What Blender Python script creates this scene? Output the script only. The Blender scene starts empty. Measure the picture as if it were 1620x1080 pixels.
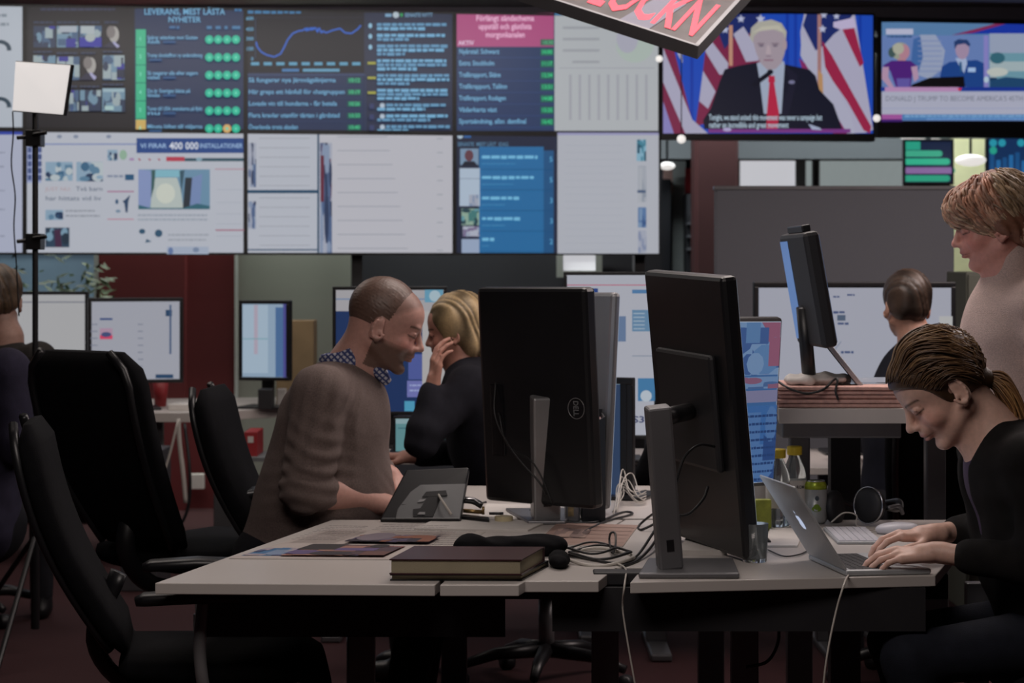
import bpy, math, random, numpy as np
from mathutils import Vector, Matrix
random.seed(7); rng = np.random.default_rng(7)
scn = bpy.context.scene
COL = scn.collection
# ---------------------------------------------------------------- camera, world, lights, exposure
F = 3400.0; CX = 810.0; HY = 415.0; EYE = 1.47       # focal length in pixels, horizon row, eye height
cam = bpy.data.cameras.new('camera'); camo = bpy.data.objects.new('camera', cam); COL.objects.link(camo)
camo.location = (0, 0, EYE); camo.rotation_euler = (math.pi/2, 0, 0)
cam.sensor_width = 36; cam.lens = 36*F/1620; cam.shift_y = -(540-HY)/1620
cam.clip_start = .05; cam.clip_end = 80
cam.dof.use_dof = True; cam.dof.focus_distance = 5.15; cam.dof.aperture_fstop = 6.3
scn.camera = camo
scn.view_settings.view_transform = 'Standard'; scn.view_settings.look = 'None'
scn.view_settings.gamma = 1; scn.view_settings.exposure = 0; scn.view_settings.use_curve_mapping = False
w = bpy.data.worlds.new('world'); scn.world = w; w.use_nodes = True
w.node_tree.nodes['Background'].inputs[0].default_value = (.75, .8, 1, 1)
w.node_tree.nodes['Background'].inputs[1].default_value = .03
def area(name, loc, size, power, col, rot=(0, 0, 0)):
    l = bpy.data.lights.new(name, 'AREA'); l.shape = 'RECTANGLE'; l.size, l.size_y = size
    l.energy = power; l.color = col
    o = bpy.data.objects.new(name, l); COL.objects.link(o); o.location = loc; o.rotation_euler = rot
    return o
WARM = (1, .86, .74); COOL = (.74, .86, 1)
area('ceiling_light_desk', (.55, 6.6, 2.9), (1.6, 1.6), 42, (1, .88, .82), (math.radians(-8), 0, 0))
area('ceiling_light_left', (-2.0, 8.3, 2.9), (1.6, 1.6), 16, (1, .88, .8))
area('ceiling_light_right', (2.6, 7.2, 2.9), (1.4, 1.4), 62, (1, .84, .80))
area('ceiling_light_back', (.8, 13.7, 2.9), (5, .5), 95, (.85, .95, 1))
area('ceiling_light_wall', (-1.0, 10.2, 2.9), (3.5, .6), 34, (1, .93, .88), (math.radians(25), 0, 0))  # fill light added to lift the dark walls below the video wall
area('ceiling_light_niche', (-1.6, 12.55, 2.77), (3.6, .12), 60, (.95, 1, .92), (math.radians(10), 0, 0))
area('ceiling_light_front', (-.3, 3.6, 2.9), (1.4, 1.4), 40, (1, .88, .82), (math.radians(30), 0, math.radians(-8)))  # key light added from the camera side to brighten faces and desk fronts
# ---------------------------------------------------------------- mapping
def P(px, py, Y): return Vector(((px-CX)*Y/F, Y, EYE-(py-HY)*Y/F))
def PZ(px, py, z):
    Y = F*(EYE-z)/(py-HY); return P(px, py, Y)
class Plane:
    def __init__(s, pt, n): s.p = Vector(pt); s.n = Vector(n).normalized(); 
    def __call__(s, px, py, off=0):
        d = Vector(((px-CX)/F, 1, -(py-HY)/F)); c = Vector((0, 0, EYE))
        t = (s.p-c).dot(s.n)/d.dot(s.n)
        return c+d*t+s.n*off          # n points towards the viewer side
def plane3(a, b, c):
    n = (b-a).cross(c-a).normalized()
    if n.y > 0: n = -n
    return Plane(a, n)
# ---------------------------------------------------------------- materials
def lin(c):
    c = [x/255 for x in c]
    return tuple(x/12.92 if x <= .04045 else ((x+.055)/1.055)**2.4 for x in c)
MATS = {}
def mat(name, col, rough=.5, metal=0, bump=0, bscale=200, var=0, vscale=8, emit=0, trans=0, sheen=0, coat=0, spec=.5, detail=3):
    if name in MATS: return MATS[name]
    m = bpy.data.materials.new(name); m.use_nodes = True; nt = m.node_tree; b = nt.nodes['Principled BSDF']
    c = (*col, 1)
    b.inputs['Base Color'].default_value = c; b.inputs['Roughness'].default_value = rough
    b.inputs['Metallic'].default_value = metal; b.inputs['Specular IOR Level'].default_value = spec
    if sheen: b.inputs['Sheen Weight'].default_value = sheen; b.inputs['Sheen Roughness'].default_value = .5; b.inputs['Sheen Tint'].default_value = c
    if coat: b.inputs['Coat Weight'].default_value = coat
    if trans: b.inputs['Transmission Weight'].default_value = trans; b.inputs['IOR'].default_value = 1.3
    if emit: b.inputs['Emission Color'].default_value = c; b.inputs['Emission Strength'].default_value = emit
    tc = nt.nodes.new('ShaderNodeTexCoord')
    n = nt.nodes.new('ShaderNodeTexNoise'); n.inputs['Scale'].default_value = vscale; n.inputs['Detail'].default_value = detail
    nt.links.new(tc.outputs['Object'], n.inputs['Vector'])
    v = var if var else .06
    mr = nt.nodes.new('ShaderNodeMapRange'); mr.inputs['To Min'].default_value = 1-v; mr.inputs['To Max'].default_value = 1+v
    mr.inputs['From Min'].default_value = .3; mr.inputs['From Max'].default_value = .7
    nt.links.new(n.outputs[0], mr.inputs['Value'])
    mx = nt.nodes.new('ShaderNodeVectorMath'); mx.operation = 'SCALE'; mx.inputs[0].default_value = col
    nt.links.new(mr.outputs[0], mx.inputs['Scale']); nt.links.new(mx.outputs[0], b.inputs['Base Color'])
    if bump:
        n2 = nt.nodes.new('ShaderNodeTexNoise'); n2.inputs['Scale'].default_value = bscale; n2.inputs['Detail'].default_value = 4
        nt.links.new(tc.outputs['Object'], n2.inputs['Vector'])
        bp = nt.nodes.new('ShaderNodeBump'); bp.inputs['Strength'].default_value = bump; bp.inputs['Distance'].default_value = .004
        nt.links.new(n2.outputs[0], bp.inputs['Height']); nt.links.new(bp.outputs[0], b.inputs['Normal'])
    MATS[name] = m; return m
def vmat(name, rough=.5, bump=0, bscale=300, sheen=0, emit=False, aniso=False, spec=.5, sss=0, var=.08, vscale=60):
    """material whose colour is the mesh's own Col attribute (pigment), or light given off by a screen"""
    if name in MATS: return MATS[name]
    m = bpy.data.materials.new(name); m.use_nodes = True; nt = m.node_tree; b = nt.nodes['Principled BSDF']
    at = nt.nodes.new('ShaderNodeAttribute'); at.attribute_name = 'Col'
    b.inputs['Roughness'].default_value = rough; b.inputs['Specular IOR Level'].default_value = spec
    tc = nt.nodes.new('ShaderNodeTexCoord')
    if emit:
        b.inputs['Base Color'].default_value = (.01, .01, .012, 1)
        nt.links.new(at.outputs['Color'], b.inputs['Emission Color']); b.inputs['Emission Strength'].default_value = 1
    else:
        n = nt.nodes.new('ShaderNodeTexNoise'); n.inputs['Scale'].default_value = vscale; n.inputs['Detail'].default_value = 4
        nt.links.new(tc.outputs['Object'], n.inputs['Vector'])
        mr = nt.nodes.new('ShaderNodeMapRange'); mr.inputs['To Min'].default_value = 1-var; mr.inputs['To Max'].default_value = 1+var
        mr.inputs['From Min'].default_value = .3; mr.inputs['From Max'].default_value = .7
        nt.links.new(n.outputs[0], mr.inputs['Value'])
        mx = nt.nodes.new('ShaderNodeVectorMath'); mx.operation = 'SCALE'
        nt.links.new(at.outputs['Color'], mx.inputs[0]); nt.links.new(mr.outputs[0], mx.inputs['Scale'])
        nt.links.new(mx.outputs[0], b.inputs['Base Color'])
    if sss: b.inputs['Subsurface Weight'].default_value = sss; b.inputs['Subsurface Radius'].default_value = (.01, .004, .002); b.inputs['Subsurface Scale'].default_value = .6
    if sheen: b.inputs['Sheen Weight'].default_value = sheen
    if bump:
        n2 = nt.nodes.new('ShaderNodeTexNoise'); n2.inputs['Scale'].default_value = bscale; n2.inputs['Detail'].default_value = 4
        nt.links.new(tc.outputs['Object'], n2.inputs['Vector'])
        bp = nt.nodes.new('ShaderNodeBump'); bp.inputs['Strength'].default_value = bump; bp.inputs['Distance'].default_value = .003
        nt.links.new(n2.outputs[0], bp.inputs['Height']); nt.links.new(bp.outputs[0], b.inputs['Normal'])
    MATS[name] = m; return m
M = dict(
 desk=mat('desk_laminate', (.52, .485, .46), .38, var=.03, vscale=3, bump=.04, bscale=500),
 deskedge=mat('desk_edge_band', (.40, .37, .33), .45),
 steel=mat('grey_steel', (.16, .16, .17), .4, .6), chrome=mat('chrome', (.6, .6, .62), .2, 1),
 silver=mat('silver_plastic', (.30, .30, .31), .35, .55, var=.03), silverdk=mat('dark_silver_plastic', (.17, .17, .18), .4, .4),
 black=mat('black_plastic', (.010, .010, .012), .38, var=.2, vscale=4), blackmat=mat('matt_black_plastic', (.016, .016, .019), .55, var=.15, vscale=5),
 gloss=mat('gloss_black', (.008, .008, .01), .15), mesh=mat('black_chair_fabric', (.0055, .0055, .007), .9, bump=.4, bscale=700, var=.2, vscale=30, spec=.12),
 rubber=mat('cable_rubber', (.012, .012, .014), .45), wcable=mat('white_cable', (.5, .47, .43), .45), alu=mat('aluminium', (.46, .48, .50), .42, .35, var=.02, bump=.03, bscale=900),
 carpet=mat('red_carpet', (.040, .007, .009), .95, bump=.8, bscale=400, var=.35, vscale=120),
 red=mat('red_wall_paint', (.12, .014, .016), .6, var=.1, vscale=1.5), redp=mat('bright_red_plastic', (.32, .02, .025), .5),
 beige=mat('beige_wall', (.26, .27, .235), .8, var=.08, vscale=.7), grey=mat('grey_wall', (.16, .17, .175), .8, var=.1, vscale=.8),
 soffit=mat('dark_soffit', (.10, .085, .11), .7), ceil=mat('ceiling_paint', (.25, .25, .27), .9), dark=mat('dark_wall', (.035, .035, .045), .8, var=.2, vscale=.8),
 felt=mat('grey_felt', (.165, .17, .195), .95, bump=.6, bscale=900, var=.12, vscale=300), paper=mat('white_paper', (.62, .59, .56), .7, var=.05, vscale=20),
 yellow=mat('yellow_plastic', (.62, .46, .03), .4), glass=mat('clear_glass', (.85, .92, .95), .06, trans=.92), pet=mat('clear_bottle_plastic', (.8, .88, .9), .08, trans=.9),
 keys=mat('white_keys', (.66, .66, .72), .35), leaf=mat('plant_leaves', (.02, .05, .02), .5, var=.5, vscale=30), pale=mat('pale_plaster', (.4, .42, .4), .8),
 cream=mat('cream_panel', (.75, .72, .40), .7), salmon=mat('salmon_newsprint', (.60, .36, .31), .8, var=.15, vscale=60), tape=mat('tape_cream', (.6, .52, .33), .5),
 burg=mat('burgundy_cover', (.045, .014, .018), .35, var=.15, vscale=20), cream2=mat('book_pages', (.32, .28, .19), .85, bump=.4, bscale=700),
)
SCREEN = vmat('screen_image', rough=.35, emit=True); PRINT = vmat('printed_surface', rough=.55, var=.03)
# ---------------------------------------------------------------- objects
def wmat(o):
    m = Matrix.Identity(4)
    while o is not None: m = o.matrix_basis @ m; o = o.parent
    return m
def tag(o, label=None, cat=None, group=None, kind=None):
    if label: o['label'] = label
    if cat: o['category'] = cat
    if group: o['group'] = group
    if kind: o['kind'] = kind
    return o
def thing(name, label, cat, loc=(0, 0, 0), rz=0, group=None):
    o = bpy.data.objects.new(name, None); COL.objects.link(o); o.empty_display_size = .05
    o.location = loc; o.rotation_euler = (0, 0, rz); return tag(o, label, cat, group)
def mkobj(name, V, Fc, m, parent=None, colors=None, smooth=False, mats=None, midx=None, bevel=0, local=False, seg=2):
    me = bpy.data.meshes.new(name)
    V = np.asarray(V, dtype=float)
    if parent is not None and not local:
        inv = np.array(wmat(parent).inverted()); V = V@inv[:3, :3].T+inv[:3, 3]
    me.from_pydata(V.tolist(), [], Fc if isinstance(Fc, list) else Fc.tolist())
    me.materials.append(m)
    if mats:
        for x in mats: me.materials.append(x)
        me.polygons.foreach_set('material_index', midx)
    if colors is not None:
        a = me.color_attributes.new('Col', 'FLOAT_COLOR', 'POINT'); c = np.ones((len(V), 4)); c[:, :3] = colors
        a.data.foreach_set('color', c.ravel())
    if smooth: me.polygons.foreach_set('use_smooth', [True]*len(me.polygons))
    me.update()
    o = bpy.data.objects.new(name, me); COL.objects.link(o); o.parent = parent
    if bevel:
        b = o.modifiers.new('bevel', 'BEVEL'); b.width = bevel; b.segments = seg; b.limit_method = 'ANGLE'; b.angle_limit = math.radians(40)
    return o
def copy_tree(o, parent=None):
    c = o.copy(); COL.objects.link(c); c.parent = parent
    for ch in list(o.children): copy_tree(ch, c)
    return c
def frame(o=(0, 0, 0), x=(1, 0, 0), y=(0, 1, 0), z=(0, 0, 1)):
    m = Matrix.Identity(4)
    for i, v in enumerate((x, y, z, o)):
        for j in range(3): m[j][i] = v[j]
    return m
def catmull(pts, n=6):
    pts = [Vector(p) for p in pts]
    if len(pts) < 3: return pts
    q = [pts[0]*2-pts[1]]+pts+[pts[-1]*2-pts[-2]]; out = []
    for i in range(1, len(q)-2):
        for k in range(n):
            t = k/n; a, b, c, d = q[i-1], q[i], q[i+1], q[i+2]
            out.append(.5*((2*b)+(c-a)*t+(2*a-5*b+4*c-d)*t*t+(3*b-a-3*c+d)*t**3))
    out.append(pts[-1]); return out
class MB:
    def __init__(s): s.v = []; s.f = []
    def add(s, V, Fc, T=None):
        n = len(s.v)
        for p in V:
            p = Vector(p); s.v.append(tuple(T@p if T is not None else p))
        s.f += [tuple(i+n for i in f) for f in Fc]; return s
    def box(s, lo, hi, T=None):
        x0, y0, z0 = lo; x1, y1, z1 = hi
        return s.add([(x0, y0, z0), (x1, y0, z0), (x1, y1, z0), (x0, y1, z0), (x0, y0, z1), (x1, y0, z1), (x1, y1, z1), (x0, y1, z1)],
                     [(3, 2, 1, 0), (4, 5, 6, 7), (0, 1, 5, 4), (1, 2, 6, 5), (2, 3, 7, 6), (3, 0, 4, 7)], T)
    def prism(s, poly, vec, T=None):
        n = len(poly); vec = Vector(vec)
        V = [Vector(p) for p in poly]+[Vector(p)+vec for p in poly]
        nn = Vector((0, 0, 0))
        for i in range(n): nn += V[i].cross(V[(i+1) % n])
        a = list(range(n)); b = list(range(n, 2*n))
        side = [(i, (i+1) % n, n+(i+1) % n, n+i) for i in range(n)]
        if nn.dot(vec) > 0: Fc = [tuple(reversed(a)), tuple(b)]+side
        else: Fc = [tuple(a), tuple(reversed(b))]+[tuple(reversed(q)) for q in side]
        return s.add(V, Fc, T)
    def tube(s, pts, r, n=8, T=None, flat=None, caps=True):
        pts = [Vector(p) for p in pts]; m = len(pts)
        rs = r if hasattr(r, '__len__') else [r]*m
        V = []; Fc = []; up = None
        for i, p in enumerate(pts):
            t = (pts[min(i+1, m-1)]-pts[max(i-1, 0)])
            t = t.normalized() if t.length > 1e-9 else Vector((0, 0, 1))
            if up is None: up = t.orthogonal().normalized()
            up = (up-t*up.dot(t)); up = up.normalized() if up.length > 1e-6 else t.orthogonal().normalized()
            sd = t.cross(up)
            fl = flat or 1
            for k in range(n):
                a = 2*math.pi*k/n; V.append(p+up*math.cos(a)*rs[i]*fl+sd*math.sin(a)*rs[i])
        for i in range(m-1):
            for k in range(n): Fc.append((i*n+k, i*n+(k+1) % n, (i+1)*n+(k+1) % n, (i+1)*n+k))
        if caps: Fc += [tuple(reversed(range(n))), tuple(range((m-1)*n, m*n))]
        return s.add(V, Fc, T)
    def lathe(s, prof, n=24, T=None, c=(0, 0, 0)):
        V = []; Fc = []; m = len(prof)
        for r, z in prof:
            for k in range(n):
                a = 2*math.pi*k/n; V.append((c[0]+r*math.cos(a), c[1]+r*math.sin(a), c[2]+z))
        for i in range(m-1):
            for k in range(n): Fc.append((i*n+k, i*n+(k+1) % n, (i+1)*n+(k+1) % n, (i+1)*n+k))
        Fc += [tuple(reversed(range(n))), tuple(range((m-1)*n, m*n))]
        return s.add(V, Fc, T)
    def build(s, name, m, parent=None, bevel=0, smooth=False, local=False, seg=2, colors=None):
        return mkobj(name, s.v, s.f, m, parent, bevel=bevel, smooth=smooth, local=local, seg=seg, colors=colors)
def struct(name, mb, m, **k): return tag(mb.build(name, m, **k), kind='structure')
# ---------------------------------------------------------------- flat pictures: screens, print
_tc = {}
def textmesh(s, bold):
    k = (s, bold)
    if k not in _tc:
        c = bpy.data.curves.new('t', 'FONT'); c.body = s; c.size = 1; c.resolution_u = 2; c.offset = .018 if bold else 0; c.fill_mode = 'FRONT'
        o = bpy.data.objects.new('t', c); COL.objects.link(o)
        dg = bpy.context.evaluated_depsgraph_get(); me = bpy.data.meshes.new_from_object(o.evaluated_get(dg))
        V = np.array([v.co[:] for v in me.vertices]) if len(me.vertices) else np.zeros((1, 3)); Fc = [tuple(p.vertices) for p in me.polygons]
        bpy.data.objects.remove(o); bpy.data.meshes.remove(me); _tc[k] = (V, Fc)
    return _tc[k]
class Canvas:
    """coloured shapes lying on one plane, joined to a single mesh; given in (px,py) of a mapping to3d(px,py,off)"""
    def __init__(s, to3d, step=.00012): s.m = to3d; s.v = []; s.f = []; s.c = []; s.l = 0; s.step = step; s.clip = None
    def poly(s, pts, col, layer=None):
        s.l += 1; off = s.step*(s.l if layer is None else layer)
        if s.clip: X0, Y0, X1, Y1 = s.clip; pts = [(min(max(x, X0), X1), min(max(y, Y0), Y1)) for x, y in pts]
        n = len(s.v); s.v += [tuple(s.m(x, y, off)) for x, y in pts]; s.f.append(tuple(range(n, n+len(pts)))); s.c += [lin(col)]*len(pts)
    def rect(s, x0, y0, x1, y1, col, layer=None): s.poly([(x0, y0), (x1, y0), (x1, y1), (x0, y1)], col, layer)
    def ell(s, cx, cy, rx, ry, col, n=18, a0=0, a1=360, layer=None):
        s.poly([(cx+rx*math.cos(math.radians(a0+(a1-a0)*k/n)), cy+ry*math.sin(math.radians(a0+(a1-a0)*k/n))) for k in range(n+(a1-a0 < 360))], col, layer)
    def line(s, pts, w, col):
        s.l += 1; lay = s.l
        for (x0, y0), (x1, y1) in zip(pts, pts[1:]):
            dx, dy = x1-x0, y1-y0; L = math.hypot(dx, dy) or 1; nx, ny = -dy/L*w/2, dx/L*w/2
            s.poly([(x0+nx, y0+ny), (x1+nx, y1+ny), (x1-nx, y1-ny), (x0-nx, y0-ny)], col, lay)
    def text(s, x, y, h, st, col, bold=False, width=None, align='l', rot=0):
        V, Fc = textmesh(st, bold); s.l += 1; off = s.step*s.l
        k = h/.69; w0 = V[:, 0].max(); sx = k if width is None else width/w0
        if align == 'c': x = x-w0*sx/2
        if align == 'r': x = x-w0*sx
        n = len(s.v); c, sn = math.cos(math.radians(rot)), math.sin(math.radians(rot))
        for p in V:
            a, b = p[0]*sx, -p[1]*k; s.v.append(tuple(s.m(x+a*c-b*sn, y+a*sn+b*c, off)))
        s.f += [tuple(i+n for i in f) for f in Fc]; s.c += [lin(col)]*len(V)
    def blur_text(s, x0, x1, y, h, col, seed=0):
        r = random.Random(seed+int(x0*7+y*13)); x = x0; s.l += 1; lay = s.l
        while x < x1-h*.4:
            w_ = r.uniform(1.6, 4.5)*h*.62; w_ = min(w_, x1-x)
            s.rect(x, y, x+w_, y+h*r.uniform(.8, 1), col, lay); x += w_+h*.34
    def photo(s, x0, y0, x1, y1, cols, seed=0, nx=6, ny=5):
        r = random.Random(seed); s.rect(x0, y0, x1, y1, cols[0])
        for k in range(nx*ny):
            cx, cy = r.uniform(x0, x1), r.uniform(y0, y1); rx = r.uniform(.08, .25)*(x1-x0); ry = r.uniform(.1, .35)*(y1-y0)
            a0, b0, a1, b1 = max(x0, cx-rx), max(y0, cy-ry), min(x1, cx+rx), min(y1, cy+ry)
            if r.random() < .5: s.rect(a0, b0, a1, b1, r.choice(cols))
            else: s.ell((a0+a1)/2, (b0+b1)/2, (a1-a0)/2, (b1-b0)/2, r.choice(cols), n=10)
    def build(s, name, m, parent=None): return mkobj(name, s.v, s.f, m, parent, colors=np.array(s.c))
# ---------------------------------------------------------------- organic surfaces: smooth unions of rounded shapes meshed by surface nets
def cap(a, b, ra, rb, k=.02, op='u', c=0):
    return dict(t='c', a=np.array(a, float), b=np.array(b, float), ra=ra, rb=rb, k=k, op=op, lo=np.minimum(np.array(a)-ra, np.array(b)-rb), hi=np.maximum(np.array(a)+ra, np.array(b)+rb))
def ell(c, r, k=.02, op='u', R=None):
    c = np.array(c, float); r = np.array(r, float); R = np.eye(3) if R is None else np.array(R)
    e = np.sqrt((R**2)@(r**2)); return dict(t='e', c=c, r=r, R=R, k=k, op=op, lo=c-e, hi=c+e)
def pd(p, q):
    if p['t'] == 'c':
        ab = p['b']-p['a']; L = float(ab@ab) or 1e-9; x = q-p['a'].astype(np.float32)
        h = np.clip((x@ab.astype(np.float32))/L, 0, 1)
        d = x-h[..., None]*ab.astype(np.float32); return np.sqrt((d*d).sum(-1))-(p['ra']+(p['rb']-p['ra'])*h)
    x = (q-p['c'].astype(np.float32))@p['R'].astype(np.float32); r = p['r'].astype(np.float32)
    k0 = np.sqrt(((x/r)**2).sum(-1)); k1 = np.sqrt(((x/r**2)**2).sum(-1)); return k0*(k0-1)/np.maximum(k1, 1e-6)
def sdf_mesh(prims, vox, disp=None, smooth=2):
    us = [p for p in prims if p['op'] == 'u']
    lo = np.min([p['lo'] for p in us], 0)-.03; hi = np.max([p['hi'] for p in us], 0)+.03
    n = np.ceil((hi-lo)/vox).astype(int)+1; Fd = np.full(n, 9., np.float32)
    ax = [lo[i]+vox*np.arange(n[i]) for i in range(3)]
    for p in prims:
        k = p['k']; m = max(k, 3*vox)+2*vox
        i0 = np.clip(((p['lo']-m-lo)/vox).astype(int), 0, n-1); i1 = np.clip(((p['hi']+m-lo)/vox).astype(int)+2, 1, n)
        if (i1 <= i0).any(): continue
        sl = tuple(slice(a, b) for a, b in zip(i0, i1))
        q = np.stack(np.meshgrid(*[ax[i][sl[i]] for i in range(3)], indexing='ij'), -1).astype(np.float32)
        d = pd(p, q); f = Fd[sl]
        if p['op'] == 'u':
            h = np.maximum(k-np.abs(f-d), 0)/k; Fd[sl] = np.minimum(f, d)-h*h*k*.25
        else:
            h = np.maximum(k-np.abs(f+d), 0)/k; Fd[sl] = np.maximum(f, -d)+h*h*k*.25
    if disp is not None:
        idx = np.where(np.abs(Fd) < .035); q = np.stack([ax[i][idx[i]] for i in range(3)], -1); Fd[idx] += disp(q).astype(np.float32)
    S = Fd < 0
    cnt = sum(S[a:n[0]-1+a, b:n[1]-1+b, c:n[2]-1+c].astype(np.int8) for a in (0, 1) for b in (0, 1) for c in (0, 1))
    act = (cnt > 0) & (cnt < 8); I = np.argwhere(act); ids = np.full(act.shape, -1, np.int64); ids[act] = np.arange(len(I))
    acc = np.zeros((len(I), 3)); num = np.zeros(len(I))
    cr = [(a, b, c) for a in (0, 1) for b in (0, 1) for c in (0, 1)]
    for e in cr:
        for d in range(3):
            if e[d]: continue
            g = list(e); g[d] = 1
            v0 = Fd[I[:, 0]+e[0], I[:, 1]+e[1], I[:, 2]+e[2]]; v1 = Fd[I[:, 0]+g[0], I[:, 1]+g[1], I[:, 2]+g[2]]
            x = (v0 < 0) != (v1 < 0); t = np.where(x, v0/np.where(v0 == v1, 1, v0-v1), 0)
            pos = np.tile(np.array(e, float), (len(I), 1)); pos[:, d] += t
            acc[x] += pos[x]; num[x] += 1
    V = lo+vox*(I+acc/num[:, None]); Q = []
    for d in range(3):
        a, b = [(1, 2), (2, 0), (0, 1)][d]
        s0 = [slice(None)]*3; s1 = [slice(None)]*3; s0[d] = slice(0, -1); s1[d] = slice(1, None)
        E = np.argwhere(S[tuple(s0)] != S[tuple(s1)]); E = E[(E[:, a] > 0) & (E[:, b] > 0) & (E[:, a] < n[a]-1) & (E[:, b] < n[b]-1)]
        if not len(E): continue
        da = np.zeros(3, int); da[a] = 1; db = np.zeros(3, int); db[b] = 1
        g = lambda X: ids[X[:, 0], X[:, 1], X[:, 2]]
        q = np.stack([g(E-da-db), g(E-db), g(E), g(E-da)], 1); ins = S[E[:, 0], E[:, 1], E[:, 2]]
        q[~ins] = q[~ins][:, ::-1]; Q.append(q)
    Q = np.concatenate(Q)
    for _ in range(smooth):
        A = np.zeros_like(V); c = np.zeros(len(V))
        for i in range(4):
            for j in ((i+1) % 4, (i-1) % 4): np.add.at(A, Q[:, i], V[Q[:, j]]); np.add.at(c, Q[:, i], 1)
        V = V*.5+.5*A/np.maximum(c, 1)[:, None]
    return V, Q
def organic(name, prims, vox, m, parent, color=None, disp=None, smooth=2):
    V, Q = sdf_mesh(prims, vox, disp, smooth)
    c = None
    if color is not None: c = color(V) if callable(color) else np.tile(np.array(color), (len(V), 1))
    return mkobj(name, V, Q, m, parent, colors=c, smooth=True)
# ================================================================ THE SETTING
struct('floor', MB().box((-6, -2, -.1), (6.5, 17.2, 0)), M['carpet'])
struct('ceiling', MB().box((-6, -2, 2.98), (6.5, 17.2, 3.1)), M['ceil'])
struct('wall_left', MB().box((-6.1, -2, 0), (-5.9, 17.2, 3)), M['dark'])
struct('wall_right', MB().box((6.4, -2, 0), (6.6, 17.2, 3)), M['dark'])
struct('wall_rear', MB().box((-6, -2.1, 0), (6.5, -1.95, 3)), M['dark'])
struct('wall_back', MB().box((-6, 17, 0), (6.5, 17.2, 3)), M['grey'])
def slab(x0, x1, Y, z0, z1, d=.12):      # upright slab whose front face spans columns x0..x1 at distance Y
    return MB().box((P(x0, 0, Y).x, Y, z0), (P(x1, 0, Y).x, Y+d, z1))
struct('wall_red', slab(156, 292, 12.75, 0, 2.95), M['red']); struct('wall_maroon', slab(294, 372, 12.85, 0, 2.95), M['red'])
struct('wall_beige', slab(374, 556, 12.9, 0, 2.95), M['beige'])
struct('trim_1', slab(371, 375, 12.8, 0, 2.95, .05), M['pale']); struct('trim_2', slab(556, 563, 12.8, 0, 2.95, .05), M['black'])
struct('wall_dark', slab(563, 1046, 13.2, 0, 2.95), M['dark'])
struct('trim_3', slab(-400, 2300, 12.66, 2.83, 2.975, .08), M['soffit'])
struct('pillar', MB().prism([(P(1099, 0, 14).x, 14, 0), (P(1104, 0, 14).x, 13.95, 0), (P(1163, 0, 14).x, 13.95, 0), (P(1168, 0, 14).x, 14, 0), (P(1168, 0, 14).x, 14.3, 0), (P(1099, 0, 14).x, 14.3, 0)], (0, 0, 2.97)), mat('maroon_pillar', (.06, .016, .015), .6, var=.1, vscale=2))
struct('beam', slab(1030, 2300, 14.6, P(0, 251, 14.6).z, 2.97, .3), M['grey'])
# windows in the back: daylight through blinds
WL = mat('window_daylight', (.62, .62, .66), .5, emit=.8); WB = mat('window_blind', (.30, .34, .34), .6, emit=.7, var=.35, vscale=3)
def window(n, x0, x1, y0, y1, m, Y=16.9):
    z0, z1 = P(0, y1, Y).z, P(0, y0, Y).z; a, b = P(x0, 0, Y).x, P(x1, 0, Y).x
    o = MB().box((a, Y, z0), (b, Y+.03, z1)).build('window_%d' % n, m); tag(o, kind='structure')
    f = MB()
    for lo, hi in (((a-.04, Y-.03, z0-.04), (a, Y+.03, z1+.04)), ((b, Y-.03, z0-.04), (b+.04, Y+.03, z1+.04)), ((a, Y-.03, z1), (b, Y+.03, z1+.04)), ((a, Y-.03, z0-.04), (b, Y+.03, z0))): f.box(lo, hi)
    f.build('window_frame', M['pale'], o)
window(1, 1170, 1258, 252, 330, WL); window(2, 1274, 1284, 252, 330, WB); window(3, 1296, 1428, 250, 330, WB)
window(4, 891, 942, 396, 428, WL, 13.1); window(5, -60, 150, 385, 470, mat('window_evening', (.12, .18, .24), .4, emit=.35, var=.3, vscale=2), 12.95)  # leftmost is the glass partition, its dim glow put into the material
struct('wall_yellow', slab(1508, 1562, 14.4, 0, 2.4, .1), M['cream'])
# ================================================================ VIDEO WALL
WK = .15; WY = 12.1; nrm = Vector((WK, -1, 0)).normalized()
W = Plane((0, WY, 1.5), nrm); uvec = Vector((1, WK, 0)).normalized()
ZT, ZM, ZB = 2.874, 2.193, 1.5116
def wy(px, z): return HY-(z-EYE)*(F-WK*(px-CX))/WY
def display(label, x0, x1, zt, zb, group, bez=.012, name='video_wall_display'):
    a, b = W(x0, 300), W(x1, 300); a.z = b.z = zb; L = (b-a).length
    t = thing(name, label, 'screen', a+uvec*(L/2)-nrm*.05, 0, group)
    T = frame(a, uvec, -nrm, (0, 0, 1))
    H = zt-zb; mb = MB()
    mb.box((0, .004, 0), (L, .09, H), T)
    for lo, hi in (((0, -.004, 0), (L, .01, bez)), ((0, -.004, H-bez), (L, .01, H)), ((0, -.004, bez), (bez, .01, H-bez)), ((L-bez, -.004, bez), (L, .01, H-bez))): mb.box(lo, hi, T)
    mb.build('housing', M['black'], t)
    return t, lambda x, y, off=0: W(x, y, off+.0005)
def bg(c, x0, x1, zt, zb, col, m=2):
    c.poly([(x0+m, wy(x0, zt)+m), (x1-m, wy(x1, zt)+m), (x1-m, wy(x1, zb)-m), (x0+m, wy(x0, zb)-m)], col)
NAVY = (27, 42, 74); TXT = (105, 160, 195); WH = (168, 172, 182); TEAL = (28, 172, 140)
g = 'displays of the video wall'
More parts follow.
